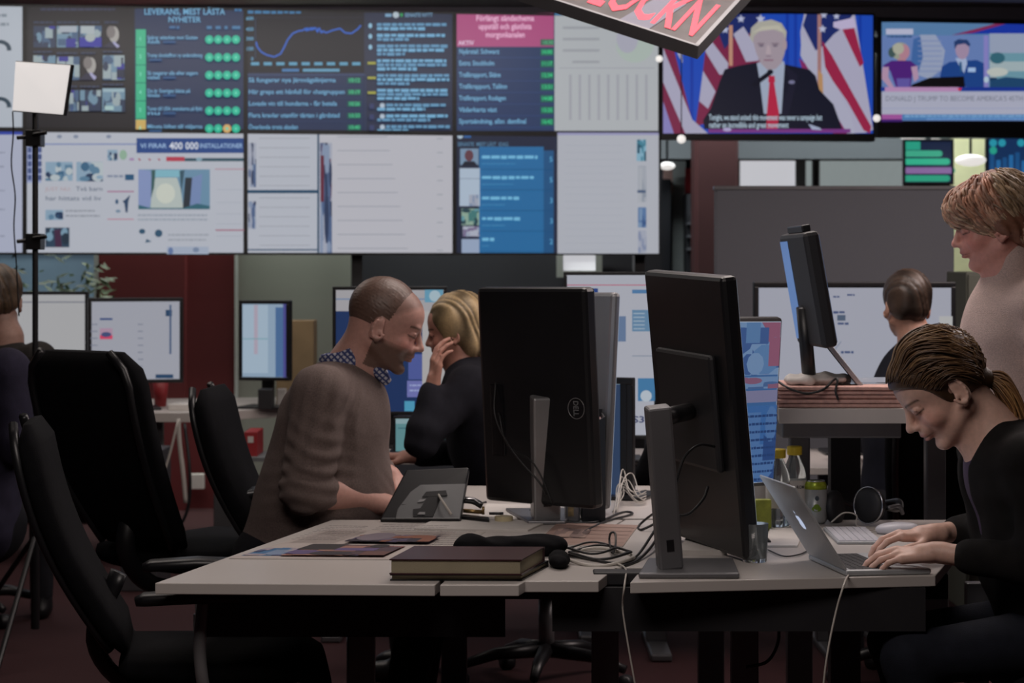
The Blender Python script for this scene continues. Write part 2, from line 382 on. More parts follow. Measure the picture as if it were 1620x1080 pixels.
# --- column 0 (cut by the frame)
t, m = display('white dashboard display at the top left edge of the video wall', -310, 39, ZT, ZM, g); c = Canvas(m); bg(c, -310, 39, ZT, ZM, (165, 172, 182))
for cy in (78, 168):
    c.ell(0, cy, 18, 15, (40, 60, 75)); c.ell(0, cy, 11, 9, (165, 172, 182)); c.rect(-20, cy+2, 19, cy+17, (165, 172, 182))
for y in (22, 36): c.blur_text(-40, 14, y, 5, (120, 130, 140))
for y in (100, 118, 190): c.blur_text(-100, -2, y, 4, (130, 140, 150))
c.build('screen', SCREEN, t)
t, m = display('blank white web page display at the lower left edge of the video wall', -310, 39, ZM, ZB, g); c = Canvas(m); bg(c, -310, 39, ZM, ZB, (158, 163, 182))
c.rect(-308, 208, 36, 213, (40, 60, 150))
for y in (240, 262, 300, 330, 372): c.blur_text(-200, 8, y, 3, (135, 140, 158))
c.build('screen', SCREEN, t)
# --- column 1 top: photo grid + delivery list
t, m = display('dark display with photo grid beside a green dotted delivery list', 39, 388.5, ZT, ZM, g); c = Canvas(m); bg(c, 39, 388.5, ZT, ZM, (19, 18, 24))
c.poly([(213, 12), (386, 14), (386, 205), (213, 205)], NAVY)
c.blur_text(64, 184, 13, 4, (45, 50, 75))
B1 = [(36, 50, 75), (100, 130, 150), (60, 85, 115), (140, 155, 160), (25, 35, 60), (40, 40, 130)]
for k, (a, b, y0, y1) in enumerate([(53, 88, 41, 75), (90, 124, 41, 75), (126, 161, 41, 75), (165, 190, 41, 76), (53, 88, 88, 127), (90, 126, 90, 127), (128, 154, 90, 127), (163, 197, 88, 127), (110, 125, 143, 176), (127, 160, 143, 176), (162, 198, 140, 177)]):
    if k in (3, 6):
        cx = (a+b)/2; c.ell(cx+3, y0+14, 8, 13, (150, 148, 145)); c.ell(cx-2, y0+10, 7, 10, (110, 105, 105)); c.poly([(cx+2, y0+24), (cx+12, y0+32), (cx+9, y1), (cx, y0+32)], (150, 150, 185)); c.poly([(a-4, y1), (cx-2, y0+24), (cx+8, y1)], (30, 32, 55))
    else: c.photo(a, y0, b, y1, B1[k % 3:]+B1[:2], seed=k+3, nx=4, ny=4)
    c.blur_text(a, b-3, y0-7, 3.5, (45, 55, 80))
c.rect(126, 60, 161, 75, (38, 40, 140)); c.ell(143, 60, 8, 7, (150, 160, 160)); c.rect(94, 42, 122, 52, (150, 158, 168)); c.rect(128, 42, 150, 54, (155, 165, 170)); c.rect(163, 141, 197, 146, (140, 165, 175)); c.rect(166, 168, 180, 175, (150, 180, 180))
c.text(292, 24, 9.5, 'LEVERANS, MEST LÄSTA', TXT, True, 128, 'c'); c.text(292, 36, 8.5, 'NYHETER', TXT, True, 52, 'c')
c.blur_text(268, 284, 42, 5, (50, 95, 140)); c.blur_text(371, 382, 15, 4, (50, 110, 160))
for x, w_ in ((327, 8), (341, 8), (355, 5), (367, 13)): c.rect(x, 42, x+w_, 47, (60, 110, 150))
for k in range(6): c.rect(215, 47+k*28.3+.4, 231, min(47+(k+1)*28.3, 190)-.4 if k < 5 else 190, (48, 165, 125))
c.rect(215, 190, 231, 205, (190, 160, 90))
L = [('Spårar attacken mot Gustav', 'Adolfs', 80), ('Trump chocksiffror: ny undersökning', '', 87), ('Så reagerar alla efter segern', 'valet', 80), ('De är Sveriges bästa på', 'Allsvenskan', 68), ('Turen till USA: svenskarna på flykt', 'nu', 87), ('Minsta löftet till väljarna', '', 87)]
for k, (a, b, w_) in enumerate(L):
    y = 63+k*28.1; c.text(233, y, 6, a, TXT, True, w_)
    if b: c.text(233, y+6.8, 6, b, TXT, True, 20)
    c.rect(258-(0 if b else 22), y+2.5, 278-(0 if b else 22), y+6, (30, 75, 120))
    c.text(220, y+2, 6, str(k+1), (130, 215, 190))
    for q, x in enumerate((331, 345, 359, 373)):
        col = (200, 160, 100) if (k == 5 and q == 2) else TEAL
        c.ell(x, y+.5, 6.6, 6.8, col); c.ell(x, y+.5, 2, 2.4, (90, 200, 170))
c.build('screen', SCREEN, t)
# --- column 1 bottom: news site
t, m = display('white news site display with blue banner and photo of snowy street', 39, 388.5, ZM, ZB, g); c = Canvas(m); c.clip = (41, 209, 386, 402); bg(c, 39, 388.5, ZM, ZB, WH)
for x in (94, 120, 172): c.ell(x, 216, 4, 3, (120, 130, 150))
c.rect(42, 227, 216, 229, (105, 120, 165)); c.rect(42, 229, 65, 289, (140, 150, 185))
for r in range(5):
    for q in range(3): c.rect(44+q*8, 233+r*11, 50+q*8, 241+r*11, (60, 75, 120))
c.rect(216, 218.5, 386, 242, (22, 60, 120)); c.text(222, 234, 7, 'VI FIRAR', (140, 170, 205), True, 42); c.text(268, 236, 11, '400 000', (200, 205, 215), True, 46); c.text(316, 234, 7, 'INSTALLATIONER', (140, 170, 205), True, 68)
c.rect(263, 248, 292, 255, (165, 50, 70)); c.rect(292, 250, 386, 255, (35, 70, 85)); c.ell(315, 252, 5, 3, (120, 150, 165))
for x in (221, 237, 252): c.poly([(x-3, 250), (x+2, 252), (x, 255)], (150, 60, 80))
B2 = [(125, 150, 170), (50, 90, 120), (28, 50, 80), (165, 175, 180), (80, 115, 140)]
c.photo(72, 256, 115, 286, B2, 1, 4, 4); c.photo(121, 256, 163, 287, B2, 2, 4, 4); c.photo(170, 237, 186, 254, B2, 5, 3, 3); c.ell(195, 245, 6, 8, (130, 160, 140)); c.rect(205, 250, 212, 254, (150, 120, 160))
c.text(72, 302, 6, 'JUST NU:', (165, 140, 145), False, 40); c.text(120, 302, 7, 'Två barn', (70, 85, 105), False, 42); c.text(72, 317, 7, 'har hittats vid liv', (70, 85, 105), False, 88)
c.photo(72, 332, 100, 348, B2, 8, 3, 3); c.blur_text(104, 150, 332, 3, (135, 140, 150)); c.blur_text(104, 158, 340, 3, (135, 140, 150))
c.photo(72, 360, 110, 391, [(40, 60, 80), (60, 30, 60), (110, 140, 160), (30, 45, 60)], 4, 3, 3); c.poly([(86, 364), (96, 362), (98, 391), (88, 391)], (60, 35, 60))
c.blur_text(170, 195, 277, 4, (120, 130, 150)); c.rect(198, 276, 212, 285, (25, 75, 110)); c.rect(170, 302, 212, 304, (150, 100, 130)); c.rect(170, 346, 212, 347.5, (170, 110, 130))
c.ell(185, 319, 2.5, 4, (50, 80, 110)); c.poly([(198, 316), (206, 308), (203, 320), (202, 336), (199, 336), (197, 322), (194, 318)], (35, 60, 90)); c.ell(187, 334, 4, 2.5, (110, 130, 150))
# street photo
c.rect(219, 268, 332, 331, (95, 130, 155)); c.poly([(240, 269), (290, 269), (286, 280), (245, 280)], (115, 165, 180)); c.poly([(219, 268), (238, 270), (243, 300), (236, 331), (219, 331)], (120, 135, 175))
c.poly([(246, 281), (280, 281), (286, 300), (290, 329), (238, 329), (240, 305)], (165, 175, 172)); c.poly([(240, 269), (246, 269), (244, 296), (239, 314)], (45, 80, 80)); c.poly([(284, 270), (292, 269), (287, 308)], (45, 75, 90))
c.poly([(293, 281), (304, 281), (300, 329), (289, 331)], (30, 40, 50)); c.poly([(304, 281), (320, 275), (316, 331), (300, 331)], (105, 125, 165)); c.poly([(219, 331), (219, 324), (238, 329), (290, 329), (312, 322), (332, 326), (332, 331)], (40, 90, 105)); c.ell(262, 306, 15, 16, (185, 190, 180))
c.blur_text(218, 330, 339, 3, (140, 148, 160)); c.blur_text(218, 328, 346, 3, (140, 148, 160)); c.ell(225, 366, 5, 4, (40, 75, 100)); c.ell(251, 369, 6, 6, (40, 75, 100)); c.poly([(232, 378), (240, 382), (230, 384)], (40, 75, 100))
c.blur_text(266, 330, 370, 3, (145, 150, 160)); c.blur_text(266, 326, 378, 3, (145, 150, 160)); c.rect(264, 390, 330, 404, (150, 160, 178)); c.ell(270, 397, 4, 6, (90, 110, 150)); c.ell(310, 395, 5, 4, (110, 125, 150))
c.rect(340, 267, 386, 268.5, (165, 120, 135)); c.rect(341, 363, 388, 365, (150, 90, 110))
for y in (300, 320, 338, 354, 373): c.rect(342, y, 382, y+.8, (150, 155, 168))
c.build('screen', SCREEN, t)
# --- column 2 top: line chart + list + feed
t, m = display('dark display with blue line chart, article list and message feed', 388.5, 719, ZT, ZM, g); c = Canvas(m); c.clip = (390.5, 15, 717, 207); bg(c, 388.5, 719, ZT, ZM, (30, 38, 62))
c.rect(391, 16, 576, 115, (13, 14, 24)); c.blur_text(390, 476, 16, 6, (50, 110, 155), 3); c.rect(390, 118, 576, 207, NAVY); c.line([(388, 118), (577, 118)], 1, (60, 80, 120))
pts = [(405, 66), (407, 74), (413, 82), (422, 87), (434, 90), (444, 85), (450, 74), (455, 63), (463, 53), (472, 49), (480, 48)]
xs = 480
while xs < 510: xs += 1.6; pts.append((xs, 48+random.uniform(-5, 5)))
pts += [(516, 52), (526, 48), (538, 45), (546, 52), (556, 53), (566, 46), (571, 40)]
c.line(pts, 2.4, (36, 90, 185)); c.line([(404, 29), (404, 92)], 1, (40, 60, 90)); c.line([(404, 28), (574, 28)], .8, (40, 40, 60))
for y, s_ in ((29, '600'), (46, '450'), (61, '300'), (77, '150'), (93, '0')): c.text(401, y+3, 5.5, s_, (90, 150, 185), True, align='r')
for k, x in enumerate(range(396, 574, 20)): c.rect(x+1, 98.5, x+14, 103.5, (85, 145, 175))
c.rect(446, 109, 473, 113.5, (60, 110, 160)); c.rect(479, 109, 537, 113.5, (90, 145, 175))
for k, (s_, w_) in enumerate((('Så fungerar nya järnvägslinjerna', 138), ('Här greps ett hånfull för chatgruppen', 152), ('Lovade vin till hundarna - får betala', 140), ('Flera kravlar utanför tårtan i gårdstad', 144), ('Överlevde trots skadan', 78))):
    y = 130+k*18.6; c.text(393, y, 7, s_, TXT, True, w_); c.rect(549, y-7, 571, y+2, (22, 80, 75)); c.text(560, y, 6, '10:%02d' % (12+k*7), (60, 190, 130), True, 18, 'c'); c.line([(391, y+6), (573, y+6)], .6, (50, 62, 95))
for x in (405, 577.5): c.rect(x, 118 if x > 500 else 28, x+1, 207 if x > 500 else 29, (45, 60, 95))
c.ell(626, 24, 5, 5, (165, 180, 190)); c.rect(609, 22, 619, 27, (110, 150, 180)); c.text(662, 27, 6, 'SENASTE NYTT', (110, 150, 180), True, 44, 'c'); c.ell(635, 24, 2, 3, (30, 150, 80))
y = 37
for k, n_ in enumerate((2, 2, 3, 3, 3, 3, 2, 2, 2)):
    c.ell(585.5, y+4, 3, 4, (130, 175, 200)) if k < 3 else (c.rect(581, y+4, 594, y+8, (150, 150, 60)) if k < 6 else (c.rect(584, y, 591, y+8, (45, 55, 95)), c.ell(604, y+3, 4, 4, (165, 180, 195))))
    for q in range(n_):
        x1 = 712-rng.uniform(0, 8) if q < n_-1 else 640+rng.uniform(0, 40); c.blur_text(596+(14 if k > 5 and q == 0 else 0), x1, y, 5.2, TXT if (k+q) % 2 else (90, 140, 175), k*5+q); y += 6.4
    y += 4.2
c.build('screen', SCREEN, t)
# --- column 2 bottom
t, m = display('white display of list pages with thumbnail strips, below the line chart', 388.5, 719, ZM, ZB, g); c = Canvas(m); bg(c, 388.5, 719, ZM, ZB, (20, 62, 90))
c.rect(392, 211, 502, 300.5, WH); c.rect(392, 305.5, 502, 394, WH); c.rect(392, 396, 502, 402, WH); c.rect(505, 211, 716, 401, (172, 172, 180))
B3 = [(150, 155, 170), (70, 90, 125), (35, 50, 80), (120, 135, 160)]
c.photo(393, 226, 405, 296, B3, 2, 3, 8); c.photo(393, 318, 405, 362, B3, 3, 3, 6); c.photo(506, 226, 525, 400, B3+[(90, 30, 50)], 6, 3, 14)
for y in range(218, 298, 15): c.blur_text(410, 490, y, 2, (152, 155, 165)); c.blur_text(410, 490, y+94, 2, (152, 155, 165))
for y in range(216, 396, 22): c.rect(533, y, 600+(y*7) % 50, y+1.6, (148, 150, 160)); c.rect(690, y+3, 699, y+5, (150, 153, 162))
c.build('screen', SCREEN, t)
# --- column 3 top
t, m = display('display half pink headed schedule list, half white charts page', 719, 1043.5, ZT, ZM, g); c = Canvas(m); c.clip = (721, 21, 1041.5, 207); bg(c, 719, 1043.5, ZT, ZM, (34, 52, 88))
c.rect(722, 19, 876, 74, (160, 72, 118)); c.text(799, 33, 9, 'Förlängt sändschema', (225, 175, 205), True, 92, 'c'); c.text(799, 46, 9, 'uppställ och gästlista', (225, 175, 205), True, 84, 'c'); c.text(799, 59, 9, 'morgonkanalen', (225, 175, 205), True, 62, 'c')
c.text(725, 71, 6.5, 'AKTIV', (215, 190, 215), True, 25); c.rect(855, 62, 876, 72, (60, 90, 80)); c.text(858, 70, 6, '10:30', (80, 170, 120), True, 17)
for k, (s_, w_) in enumerate((('Nyårstal: Schwarz', 64), ('Extra: Stockholm', 56), ('Trafikrapport, Skåne', 66), ('Trafikrapport, Tallinn', 76), ('Trafikrapport, Roslagen', 74), ('Väderkarta väst', 60), ('Sportsändning, allsv. damfinal', 106))):
    y = 85+k*18.4; c.text(726, y, 7.5, s_, (110, 165, 200), True, w_); c.rect(855, y-8, 876, y+3, (25, 95, 80)); c.text(865, y, 6, '%d:%02d' % (10+k, (k*17) % 60), (50, 200, 130), True, 17, 'c'); c.line([(723, y+6), (876, y+6)], .7, (50, 75, 120))
c.rect(877, 25, 1041, 207, (164, 168, 172)); c.rect(877, 20, 1000, 24.5, (60, 110, 150))
for y in (42, 60, 78, 96): c.rect(905 if y > 90 else 890, y, 948, y+4, (146, 149, 155)); 
c.ell(1004, 72, 30, 27, (160, 172, 166)); c.ell(992, 62, 17, 22, (158, 158, 172)); c.rect(884, 107, 1035, 108.5, (150, 152, 160))
for k in range(9): c.rect(900+k*15, 118, 904+k*15, 190, (150, 152, 160))
c.build('screen', SCREEN, t)
# --- column 3 bottom
t, m = display('display half blue list with portraits, half empty white page', 719, 1043.5, ZM, ZB, g); c = Canvas(m); bg(c, 719, 1043.5, ZM, ZB, (24, 32, 54))
c.rect(758, 232, 860, 401, (32, 98, 148)); c.rect(860, 238, 876, 401, (24, 76, 120)); c.ell(728, 215, 4.5, 4.5, (160, 180, 195)); c.rect(734, 212, 745, 218, (40, 90, 150)); c.text(724, 231, 6, 'SENASTE  MEST LÄST  IDAG', (80, 120, 150), True, 80)
c.rect(728, 235, 757, 261, (110, 135, 160)); c.ell(742, 246, 7, 9, (90, 55, 65)); c.poly([(730, 262), (735, 255), (750, 255), (756, 262)], (20, 25, 40))
c.rect(727, 266, 759, 326, (160, 175, 192)); c.rect(727, 282, 759, 283, (120, 130, 150)); c.photo(742, 308, 757, 326, B3, 9, 3, 3); c.photo(730, 330, 758, 356, [(130, 155, 140), (60, 110, 110), (90, 140, 150), (30, 60, 70)], 3, 4, 4); c.photo(732, 358, 758, 374, [(160, 165, 180), (110, 100, 130), (140, 150, 170)], 2); c.rect(730, 378, 758, 400, (140, 155, 180))
for k, w_ in enumerate((88, 82, 60, 60, 20)):
    y = 250+k*32.5; c.blur_text(762, 762+w_, y-4, 5.5, (105, 170, 205), k); c.blur_text(762, 762+w_*.6, y+8, 2.6, (55, 120, 165), k); c.line([(760, y+18), (876, y+18)], .8, (22, 70, 110)); c.text(871, y+6, 8, '55332'[k], (95, 165, 205), False, align='c')
c.rect(881, 210, 1041, 401, (164, 167, 176)); c.rect(881, 210, 1041, 214, (140, 140, 175)); c.photo(1006, 221, 1021, 255, [(120, 160, 180), (25, 70, 90), (60, 120, 140)], 4, 3, 4); c.photo(1008, 262, 1021, 320, [(150, 155, 165), (130, 138, 150), (158, 162, 170)], 5, 3, 5); c.rect(1007, 301, 1020, 305, (60, 80, 110)); c.photo(1008, 328, 1021, 360, [(80, 110, 150), (50, 80, 125), (110, 135, 165)], 5, 3, 5); c.photo(1008, 364, 1021, 400, [(150, 155, 170), (120, 130, 155)], 5, 3, 5)
for y in range(230, 398, 11): c.rect(892, y, 985, y+.8, (156, 160, 170))
c.build('screen', SCREEN, t)
# --- broadcast screens on the right
t, m = display('broadcast screen showing man in red tie between striped flags', 1045.5, 1384, 2.908, 2.17, 'broadcast screens right of the video wall', name='wall_television'); c = Canvas(m)
c.clip = (1049, 22, 1381, 211)
def clip(p, x0, x1, y0, y1): return [(min(max(x, x0), x1), min(max(y, y0), y1)) for x, y in p]
def cp(p, col): c.poly(clip(p, 1047, 1382, 22, 212), col)
cp([(1047, 20), (1382, 20), (1382, 212), (1047, 212)], (28, 68, 168))
for x in (1092, 1243, 1256, 1358): c.rect(x, 22, x+5, 210, (22, 54, 150))
R_, Wt, N_ = (112, 34, 66), (158, 156, 178), (28, 40, 96)
cp([(1047, 62), (1062, 62), (1100, 212), (1047, 212)], R_); cp([(1047, 75), (1054, 88), (1104, 212), (1084, 212), (1047, 130)], Wt); cp([(1070, 62), (1078, 62), (1080, 100), (1072, 86)], Wt); cp([(1047, 160), (1066, 212), (1047, 212)], (125, 120, 175))
# centre flag
cp([(1132, 45), (1160, 22), (1200, 22), (1210, 130), (1132, 190), (1100, 200), (1110, 130), (1118, 60)], R_); cp([(1118, 55), (1152, 100), (1150, 118), (1138, 118), (1116, 82)], Wt); cp([(1112, 112), (1132, 145), (1120, 172), (1106, 160)], Wt); cp([(1096, 190), (1120, 212), (1084, 212)], Wt)
cp([(1132, 40), (1152, 22), (1204, 22), (1190, 52), (1160, 60), (1146, 78)], N_); cp([(1160, 54), (1176, 42), (1200, 80), (1200, 96), (1180, 98)], Wt)
c.rect(1153, 40, 1159, 104, (175, 130, 110))
def star(x, y, r, col=(170, 175, 200)): c.poly([(x+(r if k % 2 == 0 else r*.45)*math.sin(math.pi*k/5), y-(r if k % 2 == 0 else r*.45)*math.cos(math.pi*k/5)) for k in range(10)], col)
star(1172, 30, 7); star(1147, 47, 7); star(1203, 30, 8); star(1153, 26, 5)
# right flag
cp([(1266, 50), (1272, 22), (1352, 22), (1382, 205), (1370, 210), (1340, 212), (1268, 92)], Wt); cp([(1270, 40), (1276, 22), (1350, 22), (1335, 42), (1318, 55), (1303, 72), (1290, 80)], N_)
cp([(1300, 64), (1316, 88), (1350, 150), (1378, 200), (1376, 212), (1366, 206), (1340, 160), (1306, 112)], (140, 34, 66)); cp([(1332, 46), (1350, 40), (1366, 100), (1360, 106)], (140, 34, 66)); cp([(1264, 92), (1282, 108), (1340, 212), (1318, 212), (1280, 150)], (120, 40, 90))
cp([(1268, 54), (1294, 86), (1345, 178), (1352, 212), (1340, 212), (1300, 145), (1266, 88)], (160, 160, 180)); c.rect(1293, 22, 1299, 145, (150, 110, 110)); cp([(1294, 110), (1301, 118), (1302, 148), (1295, 145)], (170, 130, 90)); star(1301, 46, 7); star(1323, 26, 6); star(1303, 24, 6)
c.poly([(1318, 35), (1350, 28), (1354, 44), (1330, 47), (1318, 43)], (175, 165, 195))
# the man on the screen
S_ = (18, 20, 36); cp([(1112, 190), (1124, 172), (1138, 130), (1146, 110), (1168, 104), (1196, 99), (1242, 102), (1280, 110), (1290, 120), (1296, 142), (1318, 165), (1332, 204), (1114, 204)], S_)
cp([(1197, 100), (1205, 97), (1240, 97), (1241, 104), (1236, 180), (1208, 180), (1202, 130)], (148, 158, 178)); cp([(1217, 128), (1224, 128), (1232, 178), (1230, 204), (1212, 204), (1213, 178)], (165, 32, 62)); cp([(1216, 120), (1225, 120), (1226, 130), (1215, 130)], (165, 32, 62))
cp([(1197, 100), (1190, 130), (1204, 160), (1208, 190), (1196, 180), (1182, 120)], S_); cp([(1241, 102), (1250, 130), (1238, 165), (1234, 190), (1246, 186), (1262, 120)], (24, 24, 42))
c.poly([(1190, 62), (1196, 84), (1203, 100), (1213, 110), (1226, 110), (1236, 100), (1241, 84), (1243, 62), (1238, 46), (1216, 40), (1196, 46)], (150, 138, 148)); c.ell(1241, 71, 3.5, 9, (155, 138, 145))
c.poly([(1186, 60), (1188, 44), (1198, 35), (1220, 31), (1236, 37), (1244, 50), (1243, 62), (1238, 52), (1220, 46), (1200, 50), (1192, 58), (1191, 68)], (160, 158, 148)); c.poly([(1190, 52), (1205, 42), (1232, 40), (1241, 52), (1228, 46), (1204, 49)], (175, 172, 158))
c.rect(1198, 68, 1209, 70.5, (120, 105, 118)); c.rect(1220, 68, 1232, 70.5, (120, 105, 118)); c.ell(1204, 72.5, 4, 1.8, (105, 95, 110)); c.ell(1226, 72.5, 4, 1.8, (105, 95, 110)); c.poly([(1213, 72), (1217, 72), (1220, 86), (1211, 86)], (165, 150, 158)); c.rect(1208, 94, 1223, 96.5, (128, 95, 112)); c.poly([(1211, 88), (1220, 88), (1219, 90), (1212, 90)], (128, 112, 125))
c.poly([(1186, 186-52), (1216, 112), (1220, 118), (1193, 138)], (14, 16, 30)); c.ell(1218, 114, 5, 4, (14, 16, 30)); c.ell(1252, 130, 5, 3, (110, 110, 140)); c.rect(1120, 204, 1345, 210, (110, 50, 120))
c.text(1121, 190, 9, 'Tonight, we stand united: this movement was never a campaign but', (165, 185, 200), True, 179); c.text(1121, 202, 9, 'rather an incredible and great movement', (165, 185, 200), True, 126); c.poly([(1278, 196), (1296, 202), (1300, 206), (1284, 205)], (150, 160, 185)); c.ell(1150, 205, 7, 3, (160, 150, 190))
c.build('screen', SCREEN, t)
t, m = display('news studio screen with anchors above a white headline bar', 1388, 1745, 2.885, 2.195, 'broadcast screens right of the video wall', bez=.025, name='wall_television'); c = Canvas(m)
c.clip = (1393, 35, 1738, 193)
def R2(x0, y0, x1, y1, col): c.rect(x0, y0, x1, y1, col)
R2(1391, 35, 1730, 191, (95, 118, 168)); R2(1391, 35, 1730, 56, (82, 118, 158)); c.poly([(1510, 54), (1590, 35), (1730, 35), (1730, 52)], (24, 50, 150)); c.poly([(1505, 56), (1580, 36), (1600, 33.5), (1590, 38), (1540, 52)], (120, 40, 80))
c.poly([(1455, 55), (1480, 55), (1495, 80), (1490, 110), (1470, 125), (1450, 118), (1458, 85)], (140, 150, 175)); c.poly([(1445, 62), (1456, 58), (1460, 90), (1452, 118), (1440, 110)], (60, 95, 150))
for k in range(7): c.rect(1452, 64+k*8, 1490, 65.5+k*8, (115, 130, 170))
c.ell(1424, 81, 15, 14, (140, 145, 130)); c.ell(1411, 83, 6, 8, (60, 80, 80)); c.ell(1430, 82, 9, 12, (165, 120, 135)); c.ell(1421, 77, 9, 9, (160, 160, 145)); c.rect(1420, 92, 1433, 102, (165, 120, 130))
c.poly([(1396, 104), (1410, 96), (1440, 96), (1450, 104), (1444, 112), (1440, 140), (1418, 140), (1408, 112)], (72, 32, 110)); c.poly([(1396, 106), (1406, 106), (1405, 122), (1414, 138), (1408, 140), (1394, 124)], (165, 135, 160)); c.poly([(1441, 106), (1451, 104), (1453, 124), (1446, 130)], (165, 135, 160)); c.poly([(1418, 124), (1440, 124), (1438, 141), (1420, 141)], (90, 80, 150))
c.poly([(1487, 120), (1490, 105), (1502, 98), (1545, 95), (1556, 100), (1559, 140), (1540, 142), (1487, 122)], (28, 62, 125)); c.poly([(1511, 92), (1528, 92), (1530, 100), (1525, 116), (1515, 100)], (150, 165, 195)); c.poly([(1517, 98), (1521, 98), (1522, 112), (1519, 116)], (40, 80, 120))
c.ell(1522, 78, 11, 16, (150, 130, 155)); c.poly([(1510, 78), (1509, 66), (1516, 62), (1530, 63), (1535, 70), (1533, 74), (1526, 69), (1514, 71)], (35, 55, 100)); c.rect(1531, 107, 1543, 114, (150, 175, 210)); R2(1556, 56, 1563, 140, (125, 120, 180)); c.ell(1560, 126, 4, 5, (165, 185, 200))
R2(1565, 53, 1730, 141, (140, 150, 172)); c.photo(1565, 84, 1730, 141, [(100, 140, 155), (45, 90, 115), (150, 165, 170), (25, 55, 85)], 8, 6, 6); c.ell(1577, 92, 12, 9, (50, 95, 110)); c.ell(1577, 114, 17, 7, (175, 180, 175)); c.poly([(1565, 128), (1590, 122), (1640, 126), (1730, 120), (1730, 141), (1565, 141)], (30, 65, 100))
c.poly([(1442, 134), (1470, 123), (1524, 121), (1526, 138), (1440, 138)], (14, 12, 16)); R2(1393, 138, 1730, 144, (26, 48, 130)); R2(1399, 138, 1516, 146, (170, 130, 170)); c.poly([(1513, 140), (1521, 139), (1518, 145)], (190, 40, 60))
R2(1394, 145, 1730, 181, (160, 162, 180)); c.text(1400, 160, 8, "DONALD J TRUMP TO BECOME AMERICA'S 45TH PRESIDENT", (108, 112, 125), False, 270); c.rect(1394, 171, 1730, 172, (140, 148, 180))
R2(1394, 181, 1426, 189, (150, 80, 145)); R2(1427, 181, 1730, 190, (70, 115, 165)); c.blur_text(1430, 1700, 182, 4, (110, 150, 190), 5); c.blur_text(1465, 1700, 187, 3, (100, 140, 190), 7); R2(1393, 189, 1426, 195, (60, 30, 100))
c.rect(1400, 46, 1443, 55, (170, 172, 195)); c.blur_text(1402, 1441, 57, 3, (40, 70, 110)); c.build('screen', SCREEN, t)
# wall rack carrying the displays, down to the floor
rack = thing('display_rack', 'black steel rack behind the video wall displays', 'rack', (W(540, 400).x, 12.3, 0))
mb = MB(); T = frame(W(540, 300), uvec, -nrm, (0, 0, 1)); T[2][3] = 0
mb.box((-3.1, .11, 1.55), (1.75, .16, 1.62), T); mb.box((-3.2, .11, 2.7), (4.3, .16, 2.78), T); mb.build('rail', M['black'], rack)
for x in (-2.9, .07, 1.7): MB().box((x, .17, 0), (x+.06, .23, 2.79), T).build('post', M['black'], rack)
# ================================================================ FAR BACKGROUND, RIGHT
def flat_screen(name, label, cat, x0, x1, y0, y1, Y, draw, group=None, leg=True, th=.04, bez=.015, yaw=0, base=None, bm='black'):
    """a panel on a stand seen roughly face on; draw(canvas) gets photo columns and rows"""
    c0 = P((x0+x1)/2, y1, Y); n = Vector((math.sin(yaw), -math.cos(yaw), 0)); pl = Plane(c0, n); u = Vector((math.cos(yaw), math.sin(yaw), 0))
    a, b = pl(x0, y1), pl(x1, y1); zt = pl((x0+x1)/2, y0).z; zb = pl((x0+x1)/2, y1).z; L = (b-a).dot(u); H = zt-zb; a.z = zb
    t = thing(name, label, cat, (c0.x-n.x*.05, c0.y-n.y*.05, base if base is not None else zb), 0, group); T = frame(a, u, -n, (0, 0, 1)); mb = MB(); mb.box((0, .002, 0), (L, th, H), T)
    for lo, hi in (((0, -.004, 0), (L, .003, bez)), ((0, -.004, H-bez), (L, .003, H)), ((0, -.004, bez), (bez, .003, H-bez)), ((L-bez, -.004, bez), (L, .003, H-bez))): mb.box(lo, hi, T)
    mb.build('housing', M[bm], t, bevel=.003)
    cv = Canvas(lambda x, y, off=0: pl(x, y, off+.0005), .0003); draw(cv); cv.build('screen', SCREEN, t)
    if base is not None:
        MB().box((L/2-.03, th, base+.01), (L/2+.03, th+.03, zb+H*.5), frame((a.x, a.y, 0), u, -n, (0, 0, 1))).build('stand', M[bm], t, bevel=.004)
        MB().box((L/2-.12, -.06, base), (L/2+.12, .16, base+.012), frame((a.x, a.y, 0), u, -n, (0, 0, 1))).build('foot', M[bm], t, bevel=.004)
    return t
def dchart(c):
    c.rect(1431, 222, 1507, 290, (24, 34, 60)); c.rect(1432, 223, 1456, 237, (40, 150, 125)); y = 238
    for k, (w_, col) in enumerate(((54, (60, 160, 130)), (66, (50, 170, 135)), (74, (130, 100, 150)), (66, (40, 150, 120)))):
        c.ell(1432+w_, y+5, 5, 5, col if k != 2 else (60, 160, 130)); c.rect(1432, y, 1432+w_, y+10, col); y += 12.6 if k != 1 else 14
flat_screen('info_screen', 'small screen with green and purple bars hung behind grey partition', 'screen', 1429, 1509, 220, 292, 13.6, dchart, 'info screens in the far background')
def bchart(c):
    c.rect(1562, 216, 1690, 310, (22, 46, 84))
    for k in range(12): c.rect(1566+k*10, 240+(k*13) % 17, 1573+k*10, 305, (36, 96, 150) if k % 2 else (28, 74, 122))
    for x in (1571, 1585, 1615, 1640): c.ell(x, 226, 6, 6, (40, 140, 160))
    c.ell(1571, 238, 6, 6, (40, 150, 130))
flat_screen('info_screen', 'blue chart screen behind the curly haired person', 'screen', 1560, 1692, 213, 312, 13.4, bchart, 'info screens in the far background')
for o, x in ((1, 1469), (2, 1626)):
    h = thing('ceiling_hanger', 'thin steel hanger holding the %s info screen' % ('green bar' if o == 1 else 'blue chart'), 'bracket', P(x, 230, 13.68))
    MB().box((P(x, 0, 13.68).x-.015, 13.68, P(0, 222, 13.68).z), (P(x, 0, 13.68).x+.015, 13.71, 2.98)).build('rod', M['steel'], h)
LAMP = mat('lamp_diffuser', (.78, .75, .72), .4, emit=.95)
